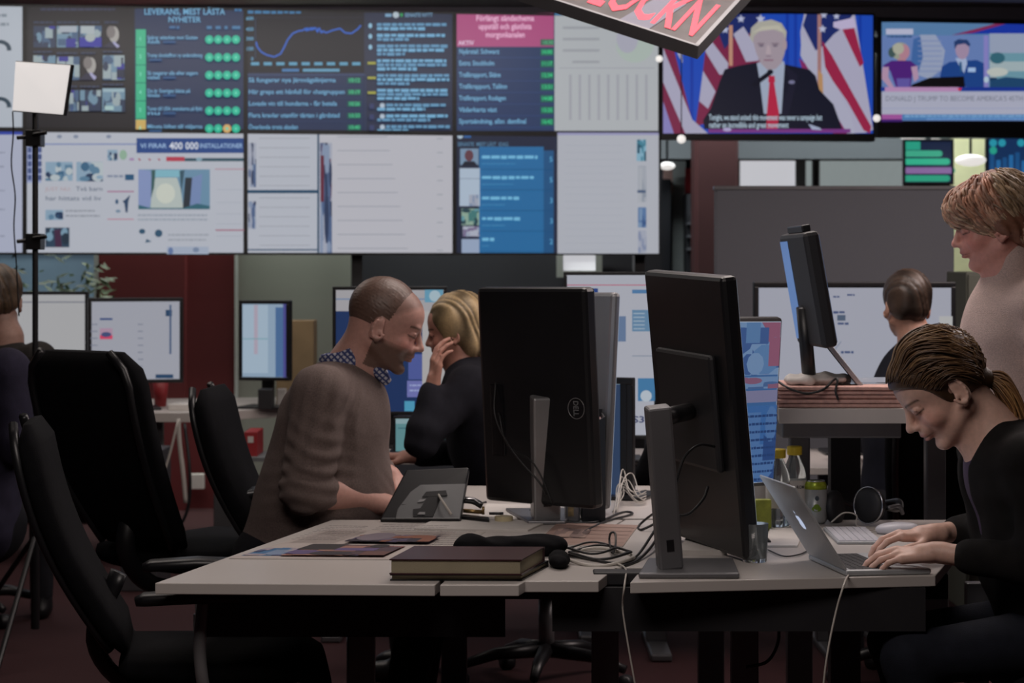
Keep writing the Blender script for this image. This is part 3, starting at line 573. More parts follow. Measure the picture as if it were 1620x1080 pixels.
def glow(label, x0, x1, y0, y1, Y, name='pendant_lamp'):
    t = thing(name, label, 'lamp', P((x0+x1)/2, y1, Y), 0, 'background lamps'); c_ = P((x0+x1)/2, (y0+y1)/2, Y); rx = (x1-x0)/2*Y/F; rz = (y1-y0)/2*Y/F
    prof = [(rx*math.cos(a), rz*math.sin(a)) for a in np.linspace(-1.5, 1.5, 9)]
    MB().lathe(prof, 20, c=tuple(c_)).build('diffuser', LAMP, t, smooth=True)
    MB().tube([c_+Vector((0, 0, rz*.9)), (c_.x, c_.y, 2.975)], .008, 6).build('flex', M['rubber'], t)
glow('long white pendant lamp right beneath the news studio screen', 1424, 1491, 213, 222, 13.9); glow('wide white pendant lamp in front of yellow panel', 1511, 1560, 244, 263, 13.2); glow('small white lamp left of the maroon pillar', 1043, 1068, 256, 269, 13.5)
def bulb(label, x, y, r, Y=12.0):
    t = thing('globe_bulb', label, 'lamp', P(x, y+r, Y), 0, 'small round bulbs around the screens'); q = P(x, y, Y); R = r*Y/F
    MB().lathe([(R*math.cos(a)+.0005, R*math.sin(a)) for a in np.linspace(-1.57, 1.57, 11)], 16, c=tuple(q)).build('bulb', LAMP, t, smooth=True)
    MB().tube([q+Vector((0, 0, R*.8)), (q.x, q.y, 2.8)], .003, 5).build('flex', M['rubber'], t)
bulb('small round bulb hanging at the lower left of the flags screen', 1078, 220, 7, 11.6); bulb('small round bulb hanging between the two broadcast screens', 1387, 187, 6, 11.6); bulb('small round bulb hanging beside the white charts page', 1043, 93, 5.5, 11.6)
# things beside the pillar
struct('wall_niche', slab(1030, 1110, 15.36, 0, 2.97, .05), M['dark'])
def poster(label, x0, x1, y0, y1, Y, m, name='poster'): tag(slab(x0, x1, Y, P(0, y1, Y).z, P(0, y0, Y).z, .01).build(name, m), label, name)
poster('salmon pink poster strip left of the grey post in the background', 1049, 1064, 268, 306, 15.1, M['salmon']); poster('bright red banner between grey post and maroon pillar', 1084, 1100, 266, 306, 15.1, M['redp'], 'banner')
struct('trim_4', slab(1064, 1085, 15.2, 0, 2.97, .15), M['pale'])
sh = thing('shelf_unit', 'dark shelf unit with pale items behind the maroon pillar', 'shelf', (P(1090, 0, 14.8).x, 14.8, 0)); xa, xb = P(1087, 0, 14.8).x, P(1134, 0, 14.8).x
mb = MB(); mb.box((xa, 14.8, 0), (xb, 15.1, P(0, 307, 14.8).z)); mb.build('carcass', M['blackmat'], sh)
for y in (352, 372, 392): MB().box((xa-.01, 14.62, P(0, y+4, 14.8).z), (xb, 14.8, P(0, y, 14.8).z)).build('shelf', M['steel'], sh)
for k, (x, y, w_, h_) in enumerate(((1094, 352, 9, 16), (1106, 352, 14, 8), (1097, 372, 16, 7), (1118, 392, 10, 8))):
    tag(MB().box((P(x, 0, 14.7).x, 14.64, P(0, y, 14.8).z+.001), (P(x+w_, 0, 14.7).x, 14.78, P(0, y-h_, 14.8).z)).build('storage_box', M['grey'], bevel=.004), 'pale box on the %s of dark shelf unit' % ('top shelf, narrow one at left', 'top shelf, wide one at right', 'middle shelf', 'lowest shelf')[k], 'box', 'boxes on the dark shelf unit')
tag(slab(1044, 1062, 14.9, 0, P(0, 283, 14.9).z, .5).build('cabinet', M['black'], bevel=.01), 'tall black cabinet left of the grey post in the background', 'cabinet')
# ================================================================ DESKS
DZ = .73
def desk(name, label, px, z=DZ, th=.026, cat='desk', group=None, m='desk'):
    pts = [PZ(x, y, z) for x, y in px]; c = sum(pts, Vector())/len(pts)
    t = thing(name, label, cat, (c.x, c.y, 0), 0, group)
    MB().prism(pts, (0, 0, -th)).build('desktop', M[m], t, bevel=.002); return t
def leg_column(t, x, y, ztop, w=.08, foot=.6, ang=0, m='steel'):
    d = Vector((math.sin(ang), math.cos(ang), 0)); u = Vector((d.y, -d.x, 0)); T = frame((x, y, 0), u, d, (0, 0, 1))
    MB().box((-w/2, -w*.35, .03), (w/2, w*.35, ztop*.55), T).box((-w*.4, -w*.28, ztop*.5), (w*.4, w*.28, ztop), T).build('leg', M[m], t, bevel=.004)
    MB().box((-w*.5, -foot/2, 0), (w*.5, foot/2, .03), T).build('foot', M[m], t, bevel=.008)
SK = Vector((.235, .972, 0))
ld = desk('office_desk', 'pale desk at front left carrying magazine, books and stapler', [(245, 922), (688, 925), (701, 914), (708, 914), (696, 925), (821, 925), (985, 822), (525, 822)])
rd = desk('office_desk', 'pale desk at front right with open laptop and keyboard', [(828, 919), (947, 919), (975, 897), (1017, 897), (997, 921), (1480, 910), (1556, 822), (989, 822)])
for t, xs in ((ld, (520, 908)), (rd, (1130, 1500))):
    for k, x in enumerate(xs):
        q = PZ(x, 880, DZ); leg_column(t, q.x+.08, 5.45, DZ-.07, .085 if k == 0 or t is ld else .07, .8)
a, b = PZ(330, 905, DZ), PZ(965, 905, DZ)
MB().box((a.x, 5.30, .64), (b.x+.05, 5.36, .70)).build('crossbeam', M['blackmat'], ld); MB().box((a.x, 5.08, .585), (b.x-.25, 5.10, .703)).build('modesty_rail', M['blackmat'], ld)
a, b = PZ(840, 905, DZ), PZ(1390, 905, DZ)
MB().box((a.x+.08, 5.30, .64), (b.x+.2, 5.36, .70)).build('crossbeam', M['blackmat'], rd); MB().box((a.x+.05, 5.07, .60), (b.x+.1, 5.09, .703)).build('cable_tray', M['blackmat'], rd)
md = desk('office_desk', 'pale desk behind, under the large black monitor back', [(614, 819.5), (1185, 819.5), (1192, 768), (690, 768)])
for x in (-.18, .62): leg_column(md, x, 6.7, DZ-.03, .08, .6)
# raised sit-stand desk
HZ = 1.06
hd = desk('standing_desk', 'raised pale desk stacked with pink newspapers beside curly haired person', [(1232, 646), (1478, 646), (1462, 617), (1226, 617)], HZ, .042)
q = PZ(1232, 646, HZ); MB().box((q.x+.02, 6.12, HZ-.09), (q.x+.36, 6.5, HZ-.043)).build('cable_tray', M['steel'], hd, bevel=.004)
leg_column(hd, P(1273, 0, 6.3).x, 6.42, HZ-.09, .075, .6); leg_column(hd, P(1500, 0, 6.3).x, 6.5, HZ-.045, .075, .6)
MB().box((P(1338, 0, 6.5).x-.045, 6.5, 0), (P(1338, 0, 6.5).x+.045, 6.56, HZ-.045)).build('centre_post', M['blackmat'], hd)
# far left desks
fd = desk('office_desk', 'long pale desk at back left with two lit monitors on it', [(150, 652), (300, 653), (470, 644), (455, 628), (120, 632)], .75, .045)
for x, y in ((212, 9.9), (327, 9.9), (450, 9.9)): leg_column(fd, P(x, 0, y).x, y+.6, .70, .095, .5)
fd2 = desk('office_desk', 'pale desk at far left edge with wide white monitor', [(-120, 650), (136, 650), (110, 630), (-120, 630)], .75, .045)
leg_column(fd2, P(60, 0, 10.6).x, 10.9, .7, .09, .5)
cb = thing('drawer_cabinet', 'dark grey cabinet with socket strip under back left desk', 'cabinet', (P(225, 0, 9.6).x, 9.7, 0))
MB().box((P(190, 0, 9.6).x, 9.6, 0), (P(248, 0, 9.6).x, 10.0, .62)).build('body', mat('cabinet_grey', (.045, .042, .048), .6, var=.1), cb, bevel=.006)
x0 = P(212, 0, 9.55).x; MB().box((x0, 9.575, .18), (x0+.075, 9.6, .6)).build('socket_strip', M['steel'], cb, bevel=.003)
for k in range(4): MB().lathe([(.026, 0), (.026, .008), (.02, .008), (.018, .002)], 16, frame((x0+.037, 9.575, .24+k*.1), (1, 0, 0), (0, 0, 1), (0, -1, 0))).build('socket', M['blackmat'], cb)
# ================================================================ OFFICE CHAIRS
def loft(mb, path, ws, ts, side, n=20, e=3.2):
    """rounded slab swept along path; side = width direction"""
    V = []; Fc = []; m = len(path); side = Vector(side)
    for i, p in enumerate(path):
        t = (Vector(path[min(i+1, m-1)])-Vector(path[max(i-1, 0)])).normalized(); nrm_ = t.cross(side).normalized()
        for k in range(n):
            a = 2*math.pi*k/n; c, s_ = math.cos(a), math.sin(a)
            V.append(Vector(p)+side*(ws[i]/2*abs(c)**(2/e)*(1 if c > 0 else -1))+nrm_*(ts[i]/2*abs(s_)**(2/e)*(1 if s_ > 0 else -1)))
    for i in range(m-1):
        for k in range(n): Fc.append((i*n+k, i*n+(k+1) % n, (i+1)*n+(k+1) % n, (i+1)*n+k))
    Fc += [tuple(reversed(range(n))), tuple(range((m-1)*n, m*n))]; return mb.add(V, Fc)
def make_chair(label, seat=.47, top=1.1, lean=.26, arms=True, width=.46):
    t = thing('office_chair', label, 'chair', (0, 0, 0), 0, 'black swivel office chairs')
    loft(MB(), [(-.23, 0, seat), (-.21, 0, seat+.01), (0, 0, seat), (.2, 0, seat+.005), (.25, 0, seat-.02), (.27, 0, seat-.05)], [.36, .46, .49, .47, .43, .36], [.03, .08, .09, .09, .07, .03], (0, 1, 0)).build('seat', M['mesh'], t, smooth=True)
    H = top-seat; pth = []; ws = []; th = []
    for k in range(13):
        u = k/12; pth.append((-.22-lean*u-.035*math.sin(u*math.pi)+.03*u*u, 0, seat+.05+(H-.05)*u))
        ws.append(width*(.72+.28*math.sin(min(u*1.35, 1)*math.pi/2))*(1 if u < .85 else 1-2.2*(u-.85)**1.3)*(1 if k < 12 else .86)); th.append(.075 if 0 < k < 12 else .03)
    loft(MB(), pth, ws, th, (0, 1, 0), 24, 3.6).build('backrest', M['mesh'], t, smooth=True)
    for s in (-1, 1):
        MB().tube([(p[0]-.035, s*w_*.44, p[2]) for p, w_ in zip(pth, ws)], .012, 8).build('back_rail', M['black'], t, smooth=True)
    MB().tube(catmull([(-.24, 0, seat+.22), (-.3, 0, seat+.05), (-.2, 0, seat-.07), (0, 0, seat-.08)]), .028, 10, flat=.6).build('back_bracket', M['black'], t, smooth=True)
    if arms:
        for s in (-1, 1):
            a = MB().tube(catmull([(-.02, s*.22, seat-.03), (-.03, s*.29, seat-.02), (-.04, s*.30, seat+.08), (-.03, s*.29, seat+.2)]), .016, 8).build('arm_bracket', M['silver'], t, smooth=True)
            loft(MB(), [(-.19, s*.285, seat+.19), (-.17, s*.285, seat+.195), (-.05, s*.29, seat+.2), (.06, s*.285, seat+.195), (.09, s*.28, seat+.185)], [.05, .08, .09, .075, .05], [.02, .03, .03, .03, .02], (0, 1, 0)).build('armrest', M['black'], t, smooth=True)
    MB().tube([(0, 0, .1), (0, 0, .3)], .028, 14).tube([(0, 0, .28), (0, 0, seat-.05)], .02, 14).build('gas_column', M['silver'], t, smooth=True)
    for k in range(5):
        a = 2*math.pi*k/5+.3; d = Vector((math.cos(a), math.sin(a), 0))
        b_ = MB().tube([d*.02+Vector((0, 0, .12)), d*.18+Vector((0, 0, .11)), d*.3+Vector((0, 0, .075))], [.028, .022, .016], 8).build('base_arm', M['black'], t, smooth=True)
        MB().lathe([(.026, -.022), (.029, -.01), (.029, .01), (.026, .022)], 14, frame(d*.3+Vector((0, 0, .029)), d, (0, 0, 1), Vector((d.y, -d.x, 0)))).build('castor', M['rubber'], b_, smooth=True)
    return t
ch = make_chair('office chair nearest the camera, leaning at front left desk', .48, 1.08, .26)
def put(o, x, y, rz): o.location = (x, y, 0); o.rotation_euler = (0, 0, math.radians(rz))
def chair_copy(label, x, y, rz): c = copy_tree(ch); c['label'] = label; put(c, x, y, rz); return c
put(ch, -.74, 5.38, 8)
man_chair = chair_copy('office chair behind the back of man in brown sweater', -.49, 6.72, -3)
chair_copy('office chair with tall back beside person in dark blue at left edge', -1.0, 6.95, 52).scale = (1.1, 1.1, 1.11)
chair_copy('office chair half hidden behind black clothed person in the middle', .12, 7.5, 172)
chair_copy('office chair under the person with the ponytail', 1.46, 5.25, 178)
chair_copy('office chair of the dark haired person facing the far white screen', 1.42, 7.5, 95)
chair_copy('office chair far left, below the person in black jacket', -2.25, 8.85, 80)
# ================================================================ MONITORS
def panel(name, label, TL, TR, BL, th, m='black', group=None, screen=None, edge=None, r=.012, back=True, logo=None, col=None):
    """monitor seen from its back: TL, TR, BL are the back corners; screen on the far side"""
    TL, TR, BL = Vector(TL), Vector(TR), Vector(BL); u = (TR-TL); Wd = u.length; u.normalize(); v = (TL-BL); v = v-u*v.dot(u); H = v.length; v.normalize(); n = u.cross(v)   # n points to the viewer
    O = TL-v*H; t = thing(name, label, 'monitor', (O.x+u.x*Wd/2, O.y+u.y*Wd/2, DZ), 0, group); T = frame(O, u, v, n)
    MB().box((0, 0, -th), (Wd, H, 0), T).build('housing', M[m], t, bevel=r)
    c = Canvas(lambda x, y, off=0: T@Vector((x, y, -th-off-.0008)), .00005); b = .012
    c.rect(b, b, Wd-b, H-b, col or (150, 160, 175))
    if screen: screen(c, Wd, H)
    c.build('screen', SCREEN, t)
    return t, T, Wd, H
# front right: tall black monitor on a silver stand
def PW(px, py, s): return P(px, py, F/s)
TL, TR, BL, BR = PW(1017, 428, 596), PW(1141, 438, 648), PW(1074, 850, 600), PW(1190, 877, 652)
def bluepage(c, w_, h):
    c.rect(.012, h*.55, w_-.012, h*.7, (60, 90, 150)); c.blur_text(.04, w_-.05, h*.4, .01, (60, 70, 90)); c.photo(.03, h*.1, w_*.5, h*.35, [(50, 90, 130), (120, 140, 160), (30, 50, 80)], 3)
t, T, Wd, H = panel('portrait_monitor', 'tall black monitor turned upright on silver stand, front right', TL, TR, BL, .045, 'black', 'upright monitors seen from behind', bluepage)
MB().box((Wd*.16, H*.30, 0), (Wd*.86, H*.72, .02), T).build('rear_cover', M['blackmat'], t, bevel=.012)
def stand(t, top, bot, w_, d, m='silver', ang=0, armto=None, plate=None, nm='stand'):
    top, bot = Vector(top), Vector(bot); z = (top-bot).normalized(); x = Vector((math.cos(ang), math.sin(ang), 0)); x = (x-z*x.dot(z)).normalized(); y = z.cross(x); H = (top-bot).length; T = frame(bot, x, y, z)
    s = MB().box((-w_/2, -d/2, 0), (w_/2, d/2, H), T).build(nm, M[m], t, bevel=.006)
    MB().box((-w_*.15, -d/2-.0015, H*.12), (w_*.15, -d/2+.002, H*.19), T).build('cable_hole', M['black'], s)
    if armto is not None:
        c0 = bot+z*(H-.03); d_ = Vector(armto)-c0; MB().tube([c0, c0+d_], .022, 12).build('mount_arm', M['black'], t, smooth=True)
    return T
bot = PZ(1060, 898, DZ+.014); top = PW(1040, 642, 672)
stand(t, top, bot, .058, .05, 'silverdk', math.radians(8), armto=T@Vector((Wd*.5, H*.5, 0)))
a, b, c_, d = PZ(1010, 906, DZ+.014), PZ(1170, 906, DZ+.014), PZ(1160, 882, DZ+.014), PZ(1025, 882, DZ+.014)
MB().prism([a, b, c_, d], (0, 0, -.013)).build('foot', M['silverdk'], t, bevel=.004)
q1, q2 = PW(1062, 790, 668), PW(1150, 712, 640)
MB().tube(catmull([PW(1066, 775, 660), PW(1082, 725, 655), PW(1105, 704, 650), PW(1130, 706, 642)]), .0035, 6).tube(catmull([PW(1068, 815, 660), PW(1090, 812, 655), PW(1112, 790, 648), PW(1120, 770, 642)]), .0035, 6).build('monitor_cable', M['rubber'], t, smooth=True)
# centre: large black monitor back with round badge
TL, TR, BL = PW(753, 455, 548), PW(925, 455, 572), PW(724, 788, 540)
t, T, Wd, H = panel('portrait_monitor', 'large black monitor with round logo, turned upright behind stapler', TL, TR, BL, .05, 'black', 'upright monitors seen from behind')
MB().box((Wd*.1, H*.22, 0), (Wd*.22, H*.55, .004), T).build('connector_recess', M['gloss'], t, bevel=.003)
bc = None
def badge(T, cx, cy, R, txt, parent, col=(120, 122, 125)):
    ring = MB(); ring.tube([T@Vector((cx+R*math.cos(a), cy+R*math.sin(a), .002)) for a in np.linspace(0, 2*math.pi, 33)], .0011, 6, caps=False); ring.build('logo_ring', M['silver'], parent, smooth=True)
    c = Canvas(lambda x, y, off=0: T@Vector((x, y, .002+off)), .0003); c.m = lambda x, y, off=0: T@Vector((cx+(y), cy-(x), .0015+off)) if False else T@Vector((cx-y, cy-x, .0015+off))
    c.text(0, R*.34, R*.62, txt, col, True, R*1.5, 'c'); c.build('logo_lettering', PRINT, parent)
badge(T, Wd*.885, H*.455, .029, 'DELL', t)
MB().tube(catmull([T@Vector((Wd*.16, H*.56, .006)), T@Vector((Wd*.2, H*.4, .03)), T@Vector((Wd*.4, H*.25, .05)), T@Vector((Wd*.6, H*.12, .04)), T@Vector((Wd*.64, H*.06, .03))]), .0028, 6).build('monitor_cable', M['rubber'], t, smooth=True)
MB().tube(catmull([T@Vector((Wd*.18, H*.42, .006)), T@Vector((Wd*.3, H*.28, .03)), T@Vector((Wd*.55, H*.2, .035)), T@Vector((Wd*.7, H*.02, .03))]), .0024, 6).build('monitor_cable', M['rubber'], t, smooth=True)
bot = PZ(863, 820, DZ+.01); top = PW(862, 626, 560)
stand(t, top, bot, .078, .055, 'silver', math.radians(12), armto=T@Vector((Wd*.6, H*.45, 0)))
MB().prism([PZ(835, 824, DZ+.011), PZ(895, 824, DZ+.011), PZ(915, 803, DZ+.011), PZ(800, 803, DZ+.011)], (0, 0, -.01)).build('foot', M['silverdk'], t, bevel=.003)
# silver display seen obliquely behind it
TL, TR, BL = PW(926, 462, 520), PW(968, 462, 538), PW(896, 790, 515)
t, T, Wd, H = panel('portrait_monitor', 'silver backed monitor squeezed behind the round logo monitor', TL, TR, BL, .03, 'silver', 'upright monitors seen from behind')
MB().box((Wd*.3, H*.55, 0), (Wd*.42, H*.63, .003), T).build('vent_slot', M['black'], t, bevel=.002)
MB().box((Wd*.2, .0, -.03), (Wd*.8, .02, .03), T).build('lower_edge', M['black'], t, bevel=.004)
MB().tube([T@Vector((Wd*.5, H*.3, -.03)), (T@Vector((Wd*.5, 0, -.03))).xy.to_3d()+Vector((0, .03, DZ+.004))], .02, 10).build('stand', M['silverdk'], t)
# blue lit screen with thick rounded black bezel
def bl(c):
    c.rect(938, 607, 981, 790, (52, 72, 98)); c.rect(938, 607, 981, 650, (70, 96, 126)); c.rect(938, 604, 981, 609, (110, 130, 145)); c.rect(968, 608, 981, 790, (38, 56, 84))
flat_screen('side_monitor', 'blue lit screen with rounded black bezel beside charcoal file holder', 'monitor', 934, 1001, 597, 792, 6.75, bl, None, base=DZ, bez=.02, th=.03, yaw=-.35)
# blue newspaper page on upright screen, right of the front monitor
def bl2(c, w_, h_):
    c.rect(.014, .014, w_-.014, h_-.014, (50, 84, 128)); m_ = c.m; c.m = lambda x, y, off=0: m_(w_-x, y, off)
    c.photo(.014, h_*.66, w_-.014, h_-.014, [(96, 122, 155), (50, 76, 122), (120, 74, 96), (74, 106, 145)], 4, 6, 6); c.rect(.014, h_*.5, w_-.014, h_*.57, (104, 104, 132)); c.photo(.014, h_*.58, w_-.014, h_*.65, [(90, 116, 150), (110, 76, 98), (58, 84, 124)], 7, 5, 3); c.photo(.014, .014, w_-.014, h_*.48, [(48, 86, 136), (66, 98, 142), (36, 62, 108)], 5, 6, 7)
    for k in range(9): c.blur_text(.03, w_-.02, h_*(.04+k*.047), .007, (30, 54, 96), k)
a_, b_, c_ = PW(1226, 500, 588), PW(1118, 500, 610), PW(1206, 766, 588)
t, T, Wd, H = panel('portrait_monitor', 'upright screen with blue newspaper page right of front monitor', a_, b_, c_, .03, 'black', None, bl2)
q_ = T@Vector((Wd*.5, H*.3, .0)); MB().tube([q_, (q_.x, q_.y+.03, DZ+.01)], .02, 12).build('stand', M['black'], t, smooth=True); MB().box((q_.x-.09, q_.y-.05, DZ), (q_.x+.09, q_.y+.1, DZ+.012)).build('foot', M['black'], t, bevel=.004)
# monitors behind the man
def big(c):
    c.clip = (530, 457, 704, 652); c.rect(530, 457, 704, 652, (150, 148, 152)); c.rect(530, 472, 700, 474, (100, 120, 150)); c.rect(530, 492, 668, 652, (22, 44, 84)); c.rect(646, 560, 668, 600, (70, 82, 140)); c.rect(644, 602, 668, 628, (100, 104, 160)); c.blur_text(648, 666, 608, 3, (140, 150, 190), 2); c.blur_text(648, 666, 616, 3, (140, 150, 190), 4)
    c.rect(668, 492, 704, 652, (158, 156, 156)); c.rect(672, 458, 701, 478, (90, 140, 165)); c.ell(688, 468, 9, 9, (150, 170, 180)); c.rect(640, 634, 656, 650, (70, 140, 170))
flat_screen('desk_monitor', 'wide monitor with dark blue page behind man in brown sweater', 'monitor', 526, 707, 453, 656, 8.6, big, None, base=DZ, bez=.014, th=.04)
def teal(c): c.clip = (626, 662, 705, 726); c.rect(626, 662, 705, 726, (86, 128, 132)); c.rect(626, 662, 705, 670, (125, 150, 155)); c.rect(630, 676, 700, 678, (60, 100, 110))
flat_screen('laptop_screen', 'small teal lit screen low behind man in brown sweater', 'screen', 622, 708, 658, 730, 8.3, teal, None, base=DZ, bez=.01, th=.02)
dk = thing('office_desk', 'pale desk behind the man, under wide dark blue monitor', 'desk', (-.2, 8.6, 0)); MB().box((-.85, 8.15, .704), (.45, 9.0, .73)).build('desktop', M['desk'], dk, bevel=.002)
for x in (-.7, .3): leg_column(dk, x, 8.6, .70, .08, .6)
def whiteweb(c):
    c.clip = (896, 434, 1036, 688); c.rect(896, 434, 1036, 688, (158, 160, 170)); c.rect(896, 450, 1036, 451.5, (165, 90, 110)); c.rect(924, 456, 946, 475, (25, 55, 115)); c.ell(936, 464, 5, 5, (120, 150, 190)); c.rect(1000, 458, 1036, 464, (70, 110, 150)); c.rect(1000, 490, 1030, 524, (90, 122, 150))
    for y in range(495, 524, 6): c.rect(1002, y, 1020, y+1.5, (150, 165, 180))
    c.rect(1000, 562, 1036, 563.5, (120, 130, 145)); c.rect(1009, 598, 1036, 634, (60, 110, 150)); c.ell(1022, 626, 9, 9, (165, 175, 185)); c.text(1001, 668, 10, 'S3', (40, 50, 90), True, 18); c.rect(900, 500, 990, 540, (90, 110, 140))
flat_screen('desk_monitor', 'tall white web page monitor between the two black monitors', 'monitor', 892, 1040, 430, 694, 8.0, whiteweb, None, base=DZ, bez=.012, th=.04)
dk = thing('office_desk', 'pale desk behind, under the tall white web page monitor', 'desk', (.75, 8.1, 0)); MB().box((.47, 7.75, .704), (1.3, 8.55, .73)).build('desktop', M['desk'], dk, bevel=.002)
for x in (.55, 1.2): leg_column(dk, x, 8.2, .70, .08, .6)
# far right monitor facing the dark haired person
def wb(c):
    c.clip = (1198, 455, 1508, 606); c.rect(1198, 455, 1508, 606, (150, 152, 164))
    for x, y, w_, h in ((1318, 468, 10, 3), (1340, 465, 12, 3), (1318, 492, 18, 4), (1326, 500, 14, 5), (1297, 500, 5, 4), (1325, 510, 20, 4), (1305, 540, 16, 3), (1330, 555, 20, 4)): c.blur_text(x, x+w_, y, h, (60, 75, 110), x)
    for x, y in ((1308, 482), (1308, 492), (1300, 492)): c.ell(x, y, 2.5, 2.5, (90, 50, 80))
    c.rect(1324, 498, 1337, 507, (70, 85, 105)); c.line([(1298, 548), (1310, 540), (1320, 538)], 2, (70, 110, 140)); c.line([(1318, 555), (1330, 540)], 1.5, (110, 120, 140)); c.rect(1485, 500, 1506, 560, (165, 165, 165))
flat_screen('desk_monitor', 'large white screen with scattered notes before the dark haired person', 'monitor', 1193, 1512, 446, 610, 8.3, wb, None, base=DZ, bez=.018, th=.05)
dk = thing('office_desk', 'pale desk of the dark haired person, at the back right', 'desk', (1.4, 8.4, 0)); MB().box((1.32, 8.05, .704), (2.2, 8.8, .73)).build('desktop', M['desk'], dk, bevel=.002)
for x in (1.42, 2.1): leg_column(dk, x, 8.4, .70, .08, .6)
# left monitors
def m1(c):
    c.clip = (-60, 466, 136, 598); c.rect(-60, 466, 136, 598, (158, 158, 160)); c.rect(-60, 477, 136, 478.5, (90, 95, 110)); c.rect(-60, 560, 136, 590, (150, 150, 155))
flat_screen('desk_monitor', 'wide monitor with blank white page in front of black jacket person', 'monitor', -64, 139, 461, 602, 10.9, m1, None, base=.75, bez=.015, th=.04)
def m2(c):
    c.clip = (142, 476, 284, 600); c.rect(142, 476, 284, 600, (148, 150, 160)); c.rect(158, 503, 178, 506, (30, 60, 110)); c.rect(158, 519, 178, 537, (158, 130, 150)); c.rect(158, 530, 178, 536, (190, 60, 90)); c.ell(168, 529, 8, 4, (60, 70, 110)); c.rect(262, 490, 272, 500, (30, 60, 90)); c.rect(268, 482, 271, 560, (60, 80, 110)); c.rect(246, 592, 274, 598, (30, 60, 90))
    for y in range(512, 595, 11): c.blur_text(143, 154, y, 2, (110, 115, 130)); c.blur_text(218, 226, y, 2, (110, 115, 130))
flat_screen('desk_monitor', 'monitor with small red picture on white page, back left', 'monitor', 139, 290, 471, 606, 10.5, m2, None, base=.75, bez=.018, th=.04, yaw=.25)
def m3(c):
    c.clip = (381, 479, 455, 598); c.rect(381, 479, 455, 598, (132, 152, 172)); c.rect(384, 482, 424, 590, (150, 168, 184)); c.rect(436, 486, 448, 596, (70, 100, 140)); c.rect(448, 479, 455, 598, (70, 70, 130)); c.rect(402, 482, 408, 560, (160, 150, 165)); c.rect(384, 535, 424, 536.5, (110, 150, 160))
flat_screen('desk_monitor', 'square monitor with pale blue page beside the red wall', 'monitor', 378, 458, 475, 602, 10.6, m3, None, base=.75, bez=.018, th=.05, yaw=-.2)
# slim monitor standing obliquely on the raised desk
TL, TR, BL = PW(1232, 372, 540), PW(1270, 368, 575), PW(1262, 545, 540)
t, T, Wd, H = panel('slim_monitor', 'dark monitor leaning over the raised desk, seen nearly edge on', TL, TR, BL, .045, 'blackmat', None, None, col=(60, 80, 110))
MB().box((Wd*.25, H+.0, -.035), (Wd*.85, H+.02, -.01), T).build('webcam', M['black'], t, bevel=.004)
c = Canvas(lambda x, y, off=0: T@Vector((x, y, .0008+off)), .0003); c.rect(.006, .02, Wd*.33, H-.02, (78, 110, 160)); c.build('side_glow', SCREEN, t)
b0 = T@Vector((Wd*.5, H*.35, .0)); MB().tube([b0, (b0.x+.03, b0.y+.06, HZ+.03)], .02, 12).build('stand', M['black'], t, smooth=True); MB().box((b0.x-.07, b0.y-.02, HZ), (b0.x+.13, b0.y+.14, HZ+.012)).build('foot', M['black'], t, bevel=.004)
# grey felt partition
gp = thing('partition_screen', 'grey felt partition behind the curly haired and dark haired people', 'partition', (P(1320, 0, 9.6).x, 9.6, 0))
xa, xb = P(1131, 0, 9.6).x, P(1510, 0, 9.6).x; zt = P(0, 296, 9.6).z
MB().box((xa, 9.6, .1), (xb, 9.65, zt)).build('felt_panel', M['felt'], gp, bevel=.01); MB().box((xa-.004, 9.595, zt-.012), (xb+.004, 9.655, zt+.006)).build('top_trim', M['steel'], gp, bevel=.003)
for x in (xa+.1, xb-.15): MB().box((x, 9.5, 0), (x+.05, 9.75, .1)).build('foot', M['steel'], gp, bevel=.004)
kb = thing('storage_cabinet', 'grey green cabinet between partition and curly haired person', 'cabinet', (P(1555, 0, 9).x, 9.2, 0)); MB().box((P(1528, 0, 9).x, 9.0, 0), (P(1600, 0, 9).x, 9.4, P(0, 430, 9).z)).build('carcass', mat('olive_grey', (.10, .105, .085), .7), kb, bevel=.006)
MB().box((P(1531, 0, 9).x, 8.985, .1), (P(1597, 0, 9).x, 9.0, P(0, 434, 9).z)).build('door', mat('olive_grey', (.10, .105, .085), .7), kb, bevel=.003)
# hanging sign with red lettering
A, B_, C_ = P(875, -1, 7.21), P(1104, 73, 7.0), P(1175, -5, 7.22)
u = (B_-A).normalized(); vv = (C_-B_); vv = (vv-u*vv.dot(u)).normalized(); n = u.cross(vv); 
if n.y > 0: n = -n
hs = thing('hanging_sign', 'dark tilted sign with red script lettering hanging from ceiling', 'sign', A)
Ls, Hs = (B_-A).length, .5; T = frame(A, u, vv, n)
MB().box((-.25, 0, -.05), (Ls, Hs, 0), T).build('board', mat('sign_board', (.035, .028, .03), .5, var=.6, vscale=9), hs, bevel=.004)
ed = MB(); ed.box((-.25, -.002, -.05), (Ls+.001, .006, .002), T).box((Ls-.012, 0, -.05), (Ls+.002, Hs, .002), T); ed.build('rim', M['steel'], hs)
c = Canvas(lambda x, y, off=0: T@Vector((x, y, .001+off)), .0005)
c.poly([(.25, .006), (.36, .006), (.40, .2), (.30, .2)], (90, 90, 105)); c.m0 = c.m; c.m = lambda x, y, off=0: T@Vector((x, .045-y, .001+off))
c.text(.10, .0, .2, 'LOCKN', (225, 60, 80), True, Ls-.14, 'l', 0); c.build('lettering', PRINT, hs)
for x in (0, Ls-.08):
    p = T@Vector((x, Hs-.02, -.025)); MB().tube([p, (p.x, p.y, 2.975)], .003, 6).build('hanging_wire', M['steel'], hs)
